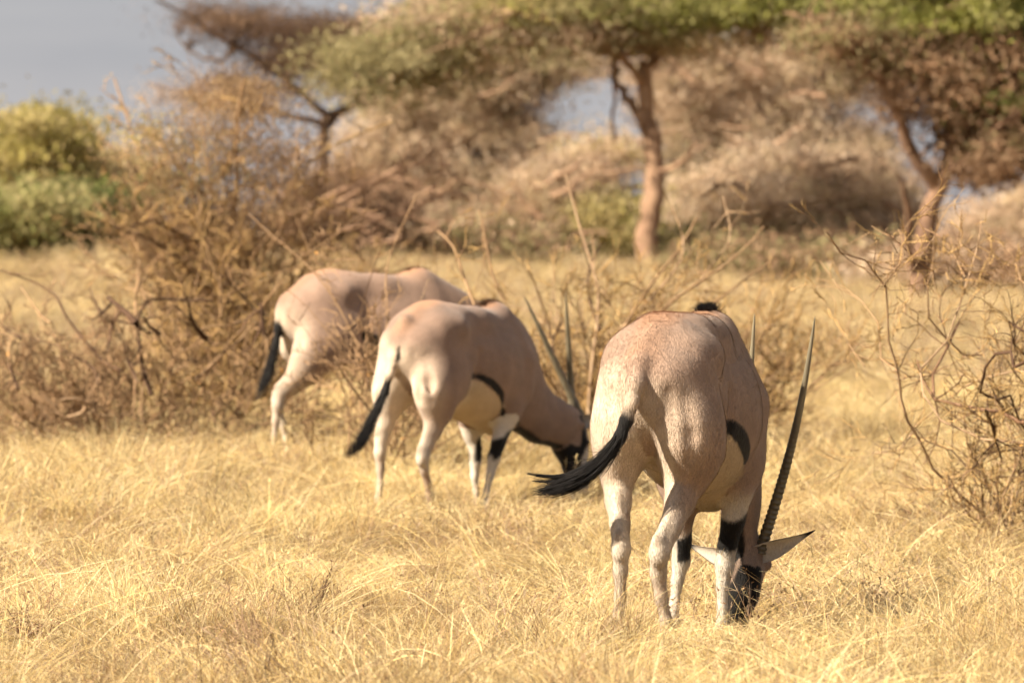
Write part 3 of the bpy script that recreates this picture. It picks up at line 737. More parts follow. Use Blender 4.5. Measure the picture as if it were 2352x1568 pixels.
    # small shrubs under the trees
    drytree('yellow-green leafy shrub at the foot of the leaning trunk', 1430, 108, 90, 430, 600, 80, YGRN + OLIVE, 21, LM[:2], cat='shrub', name='leafy_shrub')
    drytree('yellow-green shrub just right of the leaning trunk', 1580, 103, 70, 540, 600, 40, YGRN + OLIVE, 22, LM[:2], cat='shrub', name='leafy_shrub')
    drytree('olive shrub below the brown thicket right of centre', 1860, 94, 170, 565, 655, 150, DRYD + OLIVE[:2], 23, LM[:2], cat='shrub', name='leafy_shrub')
    drytree('brown undergrowth shrub at the far right', 2270, 90, 150, 570, 665, 130, DRYD + DRY[:2], 24, LM[:2], cat='shrub', name='leafy_shrub')
    drytree('brown undergrowth shrub left of the right acacia trunk', 2030, 88, 80, 590, 665, 60, DRY + DRYD, 26, LM[:2], cat='shrub', name='leafy_shrub')
    drytree('dry brown undergrowth right of the leaning trunk', 1640, 96, 110, 560, 630, 90, DRYD + OLIVE[:2], 27, LM[:2], cat='shrub', name='leafy_shrub')
    drytree('brown undergrowth shrub between the fallen limbs and the leaning trunk', 1180, 96, 170, 520, 610, 130, DRYD + OLIVE[:2] + DRY[:1], 25, LM[:2], cat='shrub', name='leafy_shrub')
    # left green shrubs
    drytree('yellow-green bushy tree at the left edge', 40, 92, 120, 250, 540, 260, YGRN, 31, LM[:2], cat='tree', name='bushy_tree')
    drytree('pale feathery shrub top in front of the grey sky', 130, 100, 75, 220, 500, 110, YGRN[2:] + DRY, 32, LM[:2], cat='shrub', name='leafy_shrub', per=70)
    drytree('dark green shrub low at left beside the tan thorn bush', 205, 84, 75, 450, 535, 110, DGRN + [(.16, .19, .04)], 33, LM[:2], cat='shrub', name='leafy_shrub', per=150)
    drytree('straw-coloured low shrub in front of the left bushes', 50, 82, 130, 440, 550, 170, [(.30, .29, .11), (.38, .34, .15), (.44, .37, .18), (.20, .20, .07)], 34, LM[:2], cat='shrub', name='leafy_shrub')
    drytree('yellowish shrub between the green bush and the tall twiggy bush', 250, 95, 80, 330, 540, 110, YGRN[2:] + DRY, 35, LM[:2], cat='shrub', name='leafy_shrub')
    # fallen limbs
    o = empty('fallen_limbs', gp(800, 70).tolist()); tag(o, 'dark fallen branches arching over the ground behind the farthest oryx', 'dead branches')
    b = np.array(gp(800, 70)); global rng
    for pts, r in (([(640, 560), (700, 500), (790, 460), (880, 400), (960, 370), (1040, 380)], 7), ([(660, 570), (740, 540), (830, 520), (930, 470), (1000, 430)], 7), ([(700, 600), (690, 520), (720, 460), (700, 420)], 9), ([(800, 480), (880, 500), (960, 480)], 6),
                   ([(720, 470), (800, 430), (860, 420), (900, 440)], 6), ([(640, 500), (720, 490), (800, 500), (860, 540)], 8)):
        w = resample(np.array([P(x, y, 70 + rng.uniform(-.6, .6)) for x, y in pts]) - b, 14, .01)
        t = Tubes(); t.add(w, r * 70 / FPX, r * .4 * 70 / FPX, 7); t.build('limb', TBARK, o, cols=False)
        t = Tubes()
        for i in range(14):
            j = rng.integers(2, 13); grow(t, w[j], norm(w[j] - w[j - 1]) + rng.normal(0, .6, 3), rng.uniform(.3, .8), .010, 2, DARKT, RED, (2, 4))
        t.build('twigs', BARK, o)
    # tall twiggy bush on the left
    pth = [([(420, 640), (400, 520), (350, 420), (310, 330), (280, 230), (262, 180)], 47, 47.5, .012, TAN), ([(520, 620), (540, 480), (545, 380), (540, 280), (560, 180)], 47, 46.5, .016, TAN), ([(500, 600), (470, 480), (420, 390), (360, 330), (340, 290)], 47, 48, .012, TAN),
           ([(600, 600), (640, 480), (690, 380), (760, 330), (900, 280)], 47, 48, .012, YEL), ([(470, 560), (420, 540), (340, 500), (300, 520)], 46.5, 46, .012, DARKT), ([(420, 600), (370, 560), (320, 540), (250, 520)], 46.5, 46, .010, DARKT)]
    o = shrub('tall rounded tan thorn bush rising left of the farthest oryx', None, gp(510, 47), 50, 2.75, 2.1, r=.017, depth=4, paths=pth, leaves=500, seed=40, nch=(2, 3), col=TAN, col2=YEL, depthy=1.8, subs=5, leaf_mat=LEAFY)
    TB = [(.38, .25, .14), (.28, .18, .10), (.48, .34, .19), (.20, .125, .075)]
    crown_mesh('fine_twigs', [(520, 300, 170, 110, .8, 90, TB, .022), (555, 215, 100, 55, .6, 55, TB, .022), (430, 400, 150, 120, .8, 110, TB + OLIVE, .022), (620, 420, 160, 130, .8, 110, TB + DRYD, .022), (340, 330, 60, 70, .5, 12, TB[2:3] + YGRN, .028),
               (520, 530, 230, 80, .9, 110, TB, .022)], 47, np.array(o.location), o, None, 60, True)
    shrub('lower tan thorn bush behind the back of the farthest oryx', None, gp(740, 50), 24, 1.5, 2.0, r=.010, depth=4, leaves=600, seed=41, nch=(2, 4), col=TAN, col2=YEL, depthy=1.4, leaf_mat=LEAFY)
LEAFY = mat_basic('yellow_dry_leaf', (.48, .34, .14), (.36, .24, .11), rough=.7, scale=5, transl=.3)
if TEST != 'notree': build_trees()

# ------------------------------------------------------------------ oryx bodies (one continuous surface from an implicit body)
def prim_dist(p, q):
    """q = dict(a, b, ra, rb, sa, sb, lat): tapered tube with elliptic section; ra/rb in-plane radius at both ends, sa/sb lateral radius"""
    a, b = q['a'], q['b']
    ab = b - a; L2 = max(float(ab @ ab), 1e-9)
    t = np.clip(((p - a) @ ab) / L2, 0, 1)
    o = p - (a + t[..., None] * ab)
    r = q['ra'] + (q['rb'] - q['ra']) * t
    if q['sa'] == q['ra'] and q['sb'] == q['rb']:
        return np.sqrt((o * o).sum(-1)) - r
    s = q['sa'] + (q['sb'] - q['sa']) * t
    l = o @ q['lat']
    rest = np.sqrt(np.maximum((o * o).sum(-1) - l * l, 0))
    return (np.sqrt((rest / r) ** 2 + (l / s) ** 2) - 1) * np.minimum(r, s)

LAT = np.array([0, 1.0, 0])
def chain(prims, pts, k=0.03, grp='torso', lat=LAT, sub=False):
    """pts: list of (pos, ra[, sa])"""
    for i in range(len(pts) - 1):
        A, B = pts[i], pts[i + 1]
        prims.append(dict(a=np.array(A[0], float), b=np.array(B[0], float), ra=A[1], rb=B[1], sa=A[2] if len(A) > 2 else A[1], sb=B[2] if len(B) > 2 else B[1],
                          lat=np.array(lat, float), k=k, grp=grp, sub=sub))

def ball(prims, c, r, s=None, k=0.03, grp='torso', lat=LAT, sub=False):
    c = np.array(c, float)
    prims.append(dict(a=c, b=c + np.array([1e-4, 0, 0]), ra=r, rb=r, sa=s or r, sb=s or r, lat=np.array(lat, float), k=k, grp=grp, sub=sub))

def surface_net(prims, h):
    lo = np.min([np.minimum(q['a'], q['b']) - max(q['ra'], q['rb'], q['sa'], q['sb']) for q in prims if not q['sub']], axis=0) - .05
    hi = np.max([np.maximum(q['a'], q['b']) + max(q['ra'], q['rb'], q['sa'], q['sb']) for q in prims if not q['sub']], axis=0) + .05
    n = np.ceil((hi - lo) / h).astype(int) + 1
    V = np.full(n, 0.5, np.float32)
    ax = [lo[i] + h * np.arange(n[i]) for i in range(3)]
    for q in prims:
        m = max(q['ra'], q['rb'], q['sa'], q['sb']) + q['k'] + 3 * h
        l = np.minimum(q['a'], q['b']) - m; u = np.maximum(q['a'], q['b']) + m
        s = [slice(max(int((l[i] - lo[i]) / h), 0), min(int((u[i] - lo[i]) / h) + 2, n[i])) for i in range(3)]
        g = np.stack(np.meshgrid(ax[0][s[0]], ax[1][s[1]], ax[2][s[2]], indexing='ij'), -1)
        d = prim_dist(g, q); w = V[s[0], s[1], s[2]]; k = q['k']
        if q['sub']:
            d = -d; hh = np.maximum(k - np.abs(w - d), 0) / k
            V[s[0], s[1], s[2]] = np.maximum(w, d) + hh * hh * k * 0.25
        else:
            hh = np.maximum(k - np.abs(w - d), 0) / k
            V[s[0], s[1], s[2]] = np.minimum(w, d) - hh * hh * k * 0.25
    # light smoothing
    for a in range(3):
        W = V.copy(); W2 = np.swapaxes(W, 0, a); V2 = np.swapaxes(V, 0, a)
        V2[1:-1] = W2[1:-1] * 0.6 + (W2[:-2] + W2[2:]) * 0.2
    S = V < 0
    nx, ny, nz = n - 1
    c = np.zeros((nx, ny, nz), np.uint8)
    for i in (0, 1):
        for j in (0, 1):
            for k in (0, 1):
                c += S[i:nx + i, j:ny + j, k:nz + k]
    act = (c > 0) & (c < 8)
    idx = np.full(act.shape, -1, np.int64)
    I = np.argwhere(act); idx[act] = np.arange(len(I))
    acc = np.zeros((len(I), 3)); cnt = np.zeros(len(I))
    cor = [(i, j, k) for i in (0, 1) for j in (0, 1) for k in (0, 1)]
    for A in cor:
        for B in cor:
            if sum(B) - sum(A) == 1 and all(B[t] >= A[t] for t in range(3)):
                va = V[I[:, 0] + A[0], I[:, 1] + A[1], I[:, 2] + A[2]]; vb = V[I[:, 0] + B[0], I[:, 1] + B[1], I[:, 2] + B[2]]
                mk = (va < 0) != (vb < 0)
                t = np.where(mk, va / np.where(mk, va - vb, 1), 0)
                pos = np.array(A) + t[:, None] * (np.array(B) - np.array(A))
                acc += pos * mk[:, None]; cnt += mk
    verts = lo + h * (I + acc / cnt[:, None])
    F = []
    for a in range(3):
        b, c2 = (a + 1) % 3, (a + 2) % 3
        Sa = np.swapaxes(S, 0, a)
        E = np.argwhere(np.swapaxes(Sa[:-1] != Sa[1:], 0, a))
        ok = (E[:, b] > 0) & (E[:, c2] > 0) & (E[:, b] < n[b] - 1) & (E[:, c2] < n[c2] - 1); E = E[ok]
        def cell(db, dc):
            X = E.copy(); X[:, b] -= db; X[:, c2] -= dc
            return idx[X[:, 0], X[:, 1], X[:, 2]]
        q = np.stack([cell(1, 1), cell(0, 1), cell(0, 0), cell(1, 0)], -1)
        flip = ~S[E[:, 0], E[:, 1], E[:, 2]]
        q[flip] = q[flip][:, ::-1]
        F.append(q)
    F = np.concatenate(F)
    # relax a little
    nb = np.zeros_like(verts); nc = np.zeros(len(verts))
    for i in range(4):
        np.add.at(nb, F[:, i], verts[F[:, (i + 1) % 4]]); np.add.at(nc, F[:, i], 1)
    verts = verts * 0.6 + nb / nc[:, None] * 0.4
    return verts, F

def seg_dist(p, pts):
    d = np.full(len(p), 9.0)
    for a, b in zip(pts[:-1], pts[1:]):
        a = np.array(a, float); b = np.array(b, float); ab = b - a
        t = np.clip(((p - a) @ ab) / max(ab @ ab, 1e-9), 0, 1)
        d = np.minimum(d, np.linalg.norm(p - (a + t[:, None] * ab), axis=1))
    return d

FAWN = np.array([0.290, 0.197, 0.143]); PALE = np.array([0.54, 0.44, 0.335]); CREAM = np.array([0.42, 0.325, 0.215])
WHITE = np.array([0.52, 0.46, 0.38]); BLACK = np.array([0.006, 0.005, 0.0045]); BROWN = np.array([0.22, 0.115, 0.06])

def oryx_mats():
    m, n, l, out = mat_new('oryx_coat')
    b = n.new('ShaderNodeBsdfPrincipled'); b.inputs['Roughness'].default_value = 0.72; b.inputs['Specular IOR Level'].default_value = 0.15
    b.inputs['Sheen Weight'].default_value = 0.12; b.inputs['Sheen Roughness'].default_value = 0.5
    a = n.new('ShaderNodeVertexColor'); a.layer_name = 'Col'
    t = n.new('ShaderNodeTexCoord')
    mp = n.new('ShaderNodeMapping'); mp.inputs['Scale'].default_value = (1, 1, 0.35); l.new(t.outputs['Object'], mp.inputs[0])
    n1 = n.new('ShaderNodeTexNoise'); n1.inputs['Scale'].default_value = 190; n1.inputs['Detail'].default_value = 4; l.new(mp.outputs[0], n1.inputs['Vector'])
    n2 = n.new('ShaderNodeTexNoise'); n2.inputs['Scale'].default_value = 9; n2.inputs['Detail'].default_value = 5; l.new(t.outputs['Object'], n2.inputs['Vector'])
    ad = n.new('ShaderNodeMath'); ad.operation = 'ADD'; l.new(n1.outputs[0], ad.inputs[0]); l.new(n2.outputs[0], ad.inputs[1])
    r = n.new('ShaderNodeMapRange'); r.inputs[1].default_value = 0.7; r.inputs[2].default_value = 1.3; r.inputs[3].default_value = 0.80; r.inputs[4].default_value = 1.14
    l.new(ad.outputs[0], r.inputs[0])
    mm = n.new('ShaderNodeVectorMath'); mm.operation = 'SCALE'; l.new(a.outputs[0], mm.inputs[0]); l.new(r.outputs[0], mm.inputs['Scale'])
    l.new(mm.outputs[0], b.inputs['Base Color'])
    bp = n.new('ShaderNodeBump'); bp.inputs['Strength'].default_value = 0.5; bp.inputs['Distance'].default_value = 0.006
    l.new(n1.outputs[0], bp.inputs['Height'])
    b2 = n.new('ShaderNodeBump'); b2.inputs['Strength'].default_value = 0.2; b2.inputs['Distance'].default_value = 0.02
    n3 = n.new('ShaderNodeTexNoise'); n3.inputs['Scale'].default_value = 14; n3.inputs['Detail'].default_value = 3; l.new(t.outputs['Object'], n3.inputs['Vector'])
    l.new(n3.outputs[0], b2.inputs['Height']); l.new(bp.outputs[0], b2.inputs['Normal'])
    l.new(b2.outputs[0], b.inputs['Normal'])
    l.new(b.outputs[0], out.inputs[0])
    hair = mat_basic('oryx_black_hair', (0.011, 0.009, 0.008), (0.005, 0.004, 0.004), rough=0.55, scale=30, spec=0.2)
    horn = mat_basic('oryx_horn', (0.16, 0.14, 0.095), (0.07, 0.06, 0.042), rough=0.42, scale=25, spec=0.5, bump=0.4, bscale=60, stretch=(1, 1, 0.25), use_col=True)
    eye = mat_basic('oryx_eye', (0.01, 0.007, 0.005), rough=0.08, spec=0.6)
    hoof = mat_basic('oryx_hoof', (0.05, 0.042, 0.036), rough=0.5, scale=40)
    return dict(coat=m, hair=hair, horn=horn, eye=eye, hoof=hoof)

MO = oryx_mats()

def loft(name, centers, U, W, ru, rw, mat, parent, k=14, cols=None, closed_ends=True):
    centers = np.asarray(centers, float); m = len(centers)
    a = np.arange(k) * 2 * math.pi / k
    v = (centers[:, None, :] + np.asarray(U)[:, None, :] * (np.cos(a)[None, :, None] * np.asarray(ru)[:, None, None])
         + np.asarray(W)[:, None, :] * (np.sin(a)[None, :, None] * np.asarray(rw)[:, None, None])).reshape(-1, 3)
    i = np.arange(m - 1)[:, None] * k; j = np.arange(k)[None, :]; j2 = (j + 1) % k
    q = np.stack([i + j, i + j2, i + k + j2, i + k + j], -1).reshape(-1, 4)
    fs = [q]
    if closed_ends: fs.append(np.array([list(range(k))[::-1]])); fs.append(np.array([list(range((m - 1) * k, m * k))]))
    if cols is not None: cols = np.repeat(np.asarray(cols), k, axis=0)
    return np_mesh(name, v, fs, mat, parent, cols, True)

def frame_perp(tan, ref):
    u = ref - tan * (tan @ ref); u /= np.linalg.norm(u)
    return u, np.cross(tan, u)

def build_oryx(S, label, h):
    """S: the pose in the animal's own frame (x forward from the tail root, y to its left, z up)"""
    root = empty('oryx', S['loc'])
    root.rotation_euler = (0, 0, S['rot'])
    tag(root, label, 'antelope', 'oryx grazing in the dry grass')
    pr = []
    # trunk
    T = [((0.13, 0, 0.93), .150, .140), ((0.24, 0, 0.905), .205, .175), ((0.38, 0, .885), .225, .185), ((0.54, 0, .855), .250, .205), ((0.70, 0, .825), .272, .225),
         ((0.84, 0, .835), .270, .200), ((0.95, 0, .85), .245, .155), ((1.03, 0, .85), .19, .12)]
    T = [((x, y, z + S.get('dz', 0)), r, s) for (x, y, z), r, s in T]
    chain(pr, T, 0.06, 'torso')
    chain(pr, [((0.075, 0, 1.005), .050, .05), ((.18, 0, 1.10), .055, .055), ((0.32, 0, 1.145), .05, .06)], 0.07)            # sacrum ridge
    ln = S.get('loin', 0)
    for s in (-1, 1): chain(pr, [((.28, s * .060, 1.115), .05), ((.42, s * .070, 1.09 + ln * .8), .06), ((.60, s * .07, 1.08 + ln), .06), ((.86, s * .045, 1.075 + ln), .05)], 0.10)      # broad loin
    for s in (-1, 1): chain(pr, [((0.12, s * .065, .965), .085), ((.24, s * .075, 1.03), .09)], 0.08)
    for s in (-1, 1):
        chain(pr, [((0.32, s * .150, 1.05), .060), ((.20, s * .115, 1.045), .06)], 0.09)               # hip bone
        chain(pr, [((0.055, s * .075, .965), .055), ((.10, s * .09, .99), .06)], 0.05)                     # pin bone
        chain(pr, [((0.92, s * .065, 1.02), .06), ((0.97, s * .105, .86), .085), ((0.95, s * .115, .72), .075)], 0.06)       # shoulder blade
    wz = S.get('wz', 0)
    chain(pr, [((0.78, 0, 1.08 + wz), .045), ((0.88, 0, 1.12 + wz), .055), ((0.98, 0, 1.07 + wz), .045)], 0.10)            # withers
    chain(pr, [((1.03, 0, .70), .12, .09), ((0.92, 0, .60), .115, .10), ((0.80, 0, .62), .10, .11)], 0.06)    # brisket
    # neck
    N = S['neck']
    chain(pr, N, 0.07, 'neck', S['neck_lat'])
    # head
    O, f, u = S['poll'], S['hf'], S['hu']
    f = f / np.linalg.norm(f); u = u - f * (u @ f); u /= np.linalg.norm(u); r_ = np.cross(f, u)
    H = lambda a, b, c=0.0: O + f * a + u * b + r_ * c
    hs = S.get('hs', 1.0)
    def HH(a, b, c=0.0): return H(a * hs, b * hs, c * hs)
    chain(pr, [(HH(-.005, -.01), .062 * hs, .062 * hs), (HH(.07, 0), .070 * hs, .066 * hs), (HH(.15, .0), .066 * hs, .060 * hs), (HH(.24, .004), .050 * hs, .043 * hs), (HH(.33, -.002), .040 * hs, .036 * hs), (HH(.385, -.012), .034 * hs, .036 * hs)], 0.03, 'head', r_)
    chain(pr, [(HH(.05, -.075), .048 * hs, .050 * hs), (HH(.13, -.070), .046 * hs, .045 * hs), (HH(.23, -.048), .030 * hs, .028 * hs), (HH(.345, -.038), .020 * hs, .024 * hs)], 0.04, 'head', r_)
    for s in (-1, 1):
        ball(pr, HH(.115, .030, s * .050), .026 * hs, k=.02, grp='head')              # eye socket
        ball(pr, HH(.372, -.002, s * .020), .018 * hs, k=.015, grp='head')             # nostril
        chain(pr, [(HH(.035, .0, s * .045), .028 * hs), (HH(.032, .0, s * .075), .022 * hs)], .02, 'head')   # ear base
    # hind legs: list of (pos, r, s) from thigh to fetlock
    for key in ('HL', 'HR'):
        L = S[key]; sgn = 1 if key == 'HL' else -1
        chain(pr, L['thigh'], 0.06, 'hind', LAT)
        chain(pr, L['leg'], 0.018, 'hind', LAT)
        hk = L['leg'][L['hock']][0]
        chain(pr, [(np.array(hk) + np.array([-.022, 0, .045]), .019), (np.array(hk) + np.array([-.018, 0, -.02]), .021)], .02, 'hind')   # point of the hock
        g = np.array(L['leg'][max(L['hock'] - 2, 0)][0])
        chain(pr, [(g + np.array([-.045, 0, .02]), .020), (np.array(hk) + np.array([-.022, 0, .05]), .012)], .02, 'hind')        # hamstring tendon
    for key in ('FL', 'FR'):
        L = S[key]
        chain(pr, L['thigh'], 0.05, 'fore', LAT)
        chain(pr, L['leg'], 0.015, 'fore', LAT)
    # muscle grooves on the buttocks and behind the ribs
    for s in (-1, 1):
        chain(pr, [((-.010, s * .110, .93), .012), ((-.022, s * .120, .80), .022), ((.015, s * .125, .68), .016)], 0.03, 'hind', sub=True)
        chain(pr, [((.015, s * .17, .90), .010), ((.02, s * .185, .78), .014), ((.05, s * .18, .68), .010)], 0.04, 'hind', sub=True)
        chain(pr, [((.47, s * .215, .92), .010), ((.44, s * .220, .80), .016), ((.42, s * .21, .70), .012)], 0.05, 'torso', sub=True)
    chain(pr, [((-.045, 0, .93), .012), ((-.055, 0, .80), .026), ((.0, 0, .68), .03)], 0.03, 'hind', sub=True)
    # udder / scrotum and tail dock
    chain(pr, [((.32, 0.0, .70), .05, .05), ((.24, 0.0, .675), .032)], 0.03, 'torso')
    tl = S['tail']; ntail = S['tail_flesh']
    chain(pr, [(np.array(tl[i]), S['tail_r'][i]) for i in range(ntail)], 0.025, 'tail')
    verts, F = surface_net(pr, h)
    # ---- coat colours by place on the body
    gd = {}
    for g in ('torso', 'neck', 'head', 'hind', 'fore', 'tail'):
        gd[g] = np.min([prim_dist(verts, q) for q in pr if q['grp'] == g and not q['sub']], axis=0)
    x, y, z = verts.T
    nzv = np.array([math.sin(a * 61 + b * 47) + math.sin(b * 83 + c * 71 + 1.3) + math.sin(c * 97 + a * 29) for a, b, c in verts[:, :3]]) / 3 if len(verts) < 1 else \
        (np.sin(x * 61 + y * 47) + np.sin(y * 83 + z * 71 + 1.3) + np.sin(z * 97 + x * 29)) / 3
    nzf = (np.sin(x * 310 + z * 270) + np.sin(y * 350 + z * 240 + 1.3) + np.sin(z * 410 + x * 190)) / 3
    col = np.tile(FAWN, (len(verts), 1)) * (1 + 0.04 * nzv[:, None])
    def mix(mask, c):
        nonlocal col
        mask = np.clip(mask, 0, 1)[:, None]; col = col * (1 - mask) + np.asarray(c) * mask
    def near(pts, r, soft=0.01): return 1 - smooth((seg_dist(verts, pts) + 0.004 * nzv + .0025 * nzf - r) / soft + 0.5)
    isl = lambda g: gd[g] < np.min([gd[o] for o in gd if o != g], axis=0) + .004
    hind, fore, tail, head, neck, torso = (isl(g) for g in ('hind', 'fore', 'tail', 'head', 'neck', 'torso'))
    col = col * S.get('tone', 1.0)
    # pale buttocks, inner thighs; sunlight painted onto the left rump
    mix(smooth((0.16 - x) / .16) * smooth((1.02 - z) / .12) * 0.45, PALE)
    mix(smooth((0.20 - x) / .16) * smooth((1.06 - z) / .12) * smooth((y - .03) / .07) * .75, PALE)  # left rump only: sunlit brightness painted in as paler coat
    mix(smooth((0.09 - x) / .10) * smooth((1.00 - z) / .10) * smooth((.10 - np.abs(y)) / .06) * .45, PALE)
    mix(hind * smooth((.13 - np.abs(y)) / .05) * smooth((.85 - z) / .1) * .8, PALE * 1.04)
    mix(hind * smooth((.62 - z) / .30) * .55, WHITE * .93)
    # belly
    zb = np.interp(x, [.2, .36, .48, .60, .72, .85, 1.2], [.76, .795, .770, .715, .64, .58, .55])
    bel = (~hind) & (~fore) & (~tail) & (~head) & (~neck) & (x > .15) & (x < .9)
    mix(bel * smooth((zb - z + .004 * nzv) / .012 + .5), CREAM)
    mix(bel * (x > .2) * smooth((.50 - x) / .1) * smooth((.72 - z) / .05) * .8, PALE)
    for s in (-1, 1):
        st = [(.36, s * .19, .80), (.46, s * .21, .795), (.56, s * .23, .76), (.66, s * .22, .70), (.72, s * .19, .62), (.76, s * .14, .56)]
        if S.get('short_stripe'): st = st[:4] + [(.70, s * .20, .665)]
        w = np.interp(x, [.34, .45, .62, .72, .8], [.022, .031, .033, .018, .012]) * S.get('stripe_w', 1.0)
        dd = seg_dist(verts, st)
        mix(((~hind) & (~head)) * (1 - smooth((dd + .004 * nzv - w) / .008 + .5)), BLACK)
    if 'wedge' in S: mix(near(S['wedge'], .012, .010), BLACK)
    # brown dorsal marks
    mix(near([(.20, 0, 1.20), (.36, 0, 1.20)], .075, .07) * .45, BROWN * 1.5)
    mix(near([(.30, 0, 1.19), (.32, 0, 1.19)], .035, .03) * .7, BROWN)
    mix(near([(.05, 0, 1.05), (.30, 0, 1.19)], .06, .08) * .5, BROWN * 1.4)
    mix(near([(.80, 0, 1.17), (.90, 0, 1.20), (.97, 0, 1.14)], .055, .05) * .85, BROWN * 1.2)
    mix(near([(.30, 0, 1.17), (.85, 0, 1.17)], .09, .12) * .30, BROWN * 1.8)
    # forelegs: pale below, black garter above the knee
    for key in ('FL', 'FR'):
        L = S[key]; g = L['leg']; kn = L['knee']
        me_ = fore & (seg_dist(verts, [p[0] for p in g]) < .085)
        zk = g[kn][0][2]
        mix(me_ * smooth((L['white_z'] - z) / .10 + .3), WHITE * .97)
        inner = np.sign(g[kn][0][1]) * y
        bz0, bz1 = L['band']
        mk = me_ * smooth((z - bz0 + .006 * nzv - .35 * (x - g[kn][0][0])) / .014 + .5) * smooth((bz1 - z + .007 * nzv + .45 * (x - g[kn][0][0])) / .02 + .5)
        mk = mk * smooth((x - g[kn][0][0] + .034 + L.get('bx', 0)) / .012 + .5) * smooth((g[kn][0][1] + L.get('by', .2) - y) / .01 + .5)
        mix(mk, BLACK)
        mix(me_ * near([(g[kn][0][0] + .035, g[kn][0][1], zk + .03), (g[-2][0][0] + .03, g[-2][0][1], g[-2][0][2] + .05)], .012, .008) * .85, BROWN * .4)
    # hind legs brown shade in front of the hock
    for key in ('HL', 'HR'):
        g = S[key]['leg']; hk = np.array(g[S[key]['hock']][0])
        mix(near([hk + np.array([.045, 0, .10]), hk + np.array([.035, 0, .0])], .03, .03) * .7 * hind, BROWN * .9)
        mix(near([hk + np.array([-.035, 0, .065]), hk + np.array([-.04, 0, .03])], .012, .012) * .5 * hind, BROWN * .6)
    for key, am in (('HL', .5), ('HR', .8)):  # lower hind legs: coat brown with painted-in shade, stronger on the right
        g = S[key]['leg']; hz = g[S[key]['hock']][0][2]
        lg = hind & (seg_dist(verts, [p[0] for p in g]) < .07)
        mix(lg * smooth((hz - .02 - z) / .10) * S.get('leg_tint_shade', .25) * am, BROWN * .9)
    # throat line and black cheek patch, eye stripe
    nk = [np.array(p[0]) for p in N]; th = S['throat']
    nax = np.array([np.array(q[0], float) for q in N]); bd = np.full(len(verts), 9.0); vent = np.zeros(len(verts)); lat_ = np.zeros(len(verts))
    for a_, b_ in zip(nax[:-1], nax[1:]):
        ab = b_ - a_; tq = np.clip(((verts - a_) @ ab) / (ab @ ab), 0, 1); oo = verts - (a_ + tq[:, None] * ab); dd = np.linalg.norm(oo, axis=1)
        vd = np.cross(LAT, ab); vd = vd / np.linalg.norm(vd); vd = vd if vd[2] < 0 else -vd
        up_ = dd < bd; bd = np.where(up_, dd, bd); vent = np.where(up_, (oo @ vd) / (dd + 1e-6), vent); lat_ = np.where(up_, np.abs(oo[:, 1]), lat_)
    mix(((gd['neck'] < .03) | (gd['head'] < .02)) * (gd['fore'] > .02) * (gd['torso'] > -.06) * smooth((vent - .30) / .15) * smooth((S.get('throat_w', .034) - lat_ + .003 * nzv) / .010 + .5) * (x > .95), BLACK)
    mix((gd['fore'] > .03) * near(th, S.get('throat_r', .020), .010), BLACK)
    mix(head * 0.5, FAWN * np.array([1.05, 1.08, 1.10]))
    # white face sides and muzzle
    hx = (verts - O) @ f / hs; hu_ = (verts - O) @ u / hs; hr = np.abs((verts - O) @ r_) / hs
    hd = (gd['head'] < .02)
    mix(hd * smooth((hx - .12) / .04) * smooth((hu_ + .06) / .04), WHITE * .92)
    mix(hd * smooth((hx - .27) / .03), WHITE * .95)
    # black cheek: a band that runs from the jaw angle along the jaw, up the eye line to the horn base
    el = ((hx - .025) / .105) ** 2 + ((hu_ + .020) / .078) ** 2
    jb = smooth((el - 1 + .05 * nzv) / .16 + .3) * smooth((-.005 - hu_) / .012) * smooth((.255 - hx + .5 * np.minimum(.02 - hr, 0)) / .014 + .5) * (hx > .02)
    mix(hd * jb, BLACK)
    for s in (-1, 1):
        mix(hd * near([HH(.0, .015, s * .060), HH(.115, .012, s * .075), HH(.17, -.02, s * .062), HH(.21, -.055, s * .045)], .021 * hs, .008), BLACK)
    mix(hd * smooth((hu_ - .035) / .01) * smooth((hx - .02) / .02) * smooth((.13 - hx) / .02) * (hr < .04), BLACK)
    mix(hd * smooth((hu_ - .012) / .01) * smooth((hx - .19) / .03) * smooth((.33 - hx) / .02) * (hr < .032), BLACK)
    mix(hd * smooth((hx - .375) / .01) * (hu_ < .03), BLACK * 3)
    # tail: fawn at the root, darkening to black
    tp = seg_dist(verts, tl[:ntail])
    tlen = np.cumsum([0] + [np.linalg.norm(np.array(tl[i + 1]) - np.array(tl[i])) for i in range(ntail - 1)])
    tt = np.array(tl[ntail - 1]); dt = np.linalg.norm(verts - tt, axis=1)
    mix(tail * smooth((S['tail_black'] - dt + .01 * nzv) / .05 + .5), BLACK)
    if S.get('fur'):
        tri = np.concatenate([F[:, [0, 1, 2]], F[:, [0, 2, 3]]])
        e1 = verts[tri[:, 1]] - verts[tri[:, 0]]; e2 = verts[tri[:, 2]] - verts[tri[:, 0]]
        nn = np.cross(e1, e2); ar = np.linalg.norm(nn, axis=1); nn = nn / (ar[:, None] + 1e-12)
        if ((nn * (verts[tri[:, 0]] - np.array([.5, 0, .85]))).sum(1) * ar).sum() < 0: nn = -nn
        pick = rng.choice(len(tri), S['fur'], p=ar / ar.sum()); w = rng.dirichlet([1, 1, 1], S['fur'])
        q = (verts[tri[pick]] * w[:, :, None]).sum(1); cq = (np.clip(col, 0, 1)[tri[pick]] * w[:, :, None]).sum(1)
        nq = nn[pick]; dirn = np.array([-.35, 0, -1.0]) + rng.normal(0, .28, (S['fur'], 3))
        dirn -= nq * (dirn * nq).sum(1)[:, None]; dirn /= np.linalg.norm(dirn, axis=1)[:, None] + 1e-9
        sd = np.cross(dirn, nq); Lh = rng.uniform(.008, .017, S['fur'])[:, None]; lift = rng.uniform(.12, .45, S['fur'])[:, None]
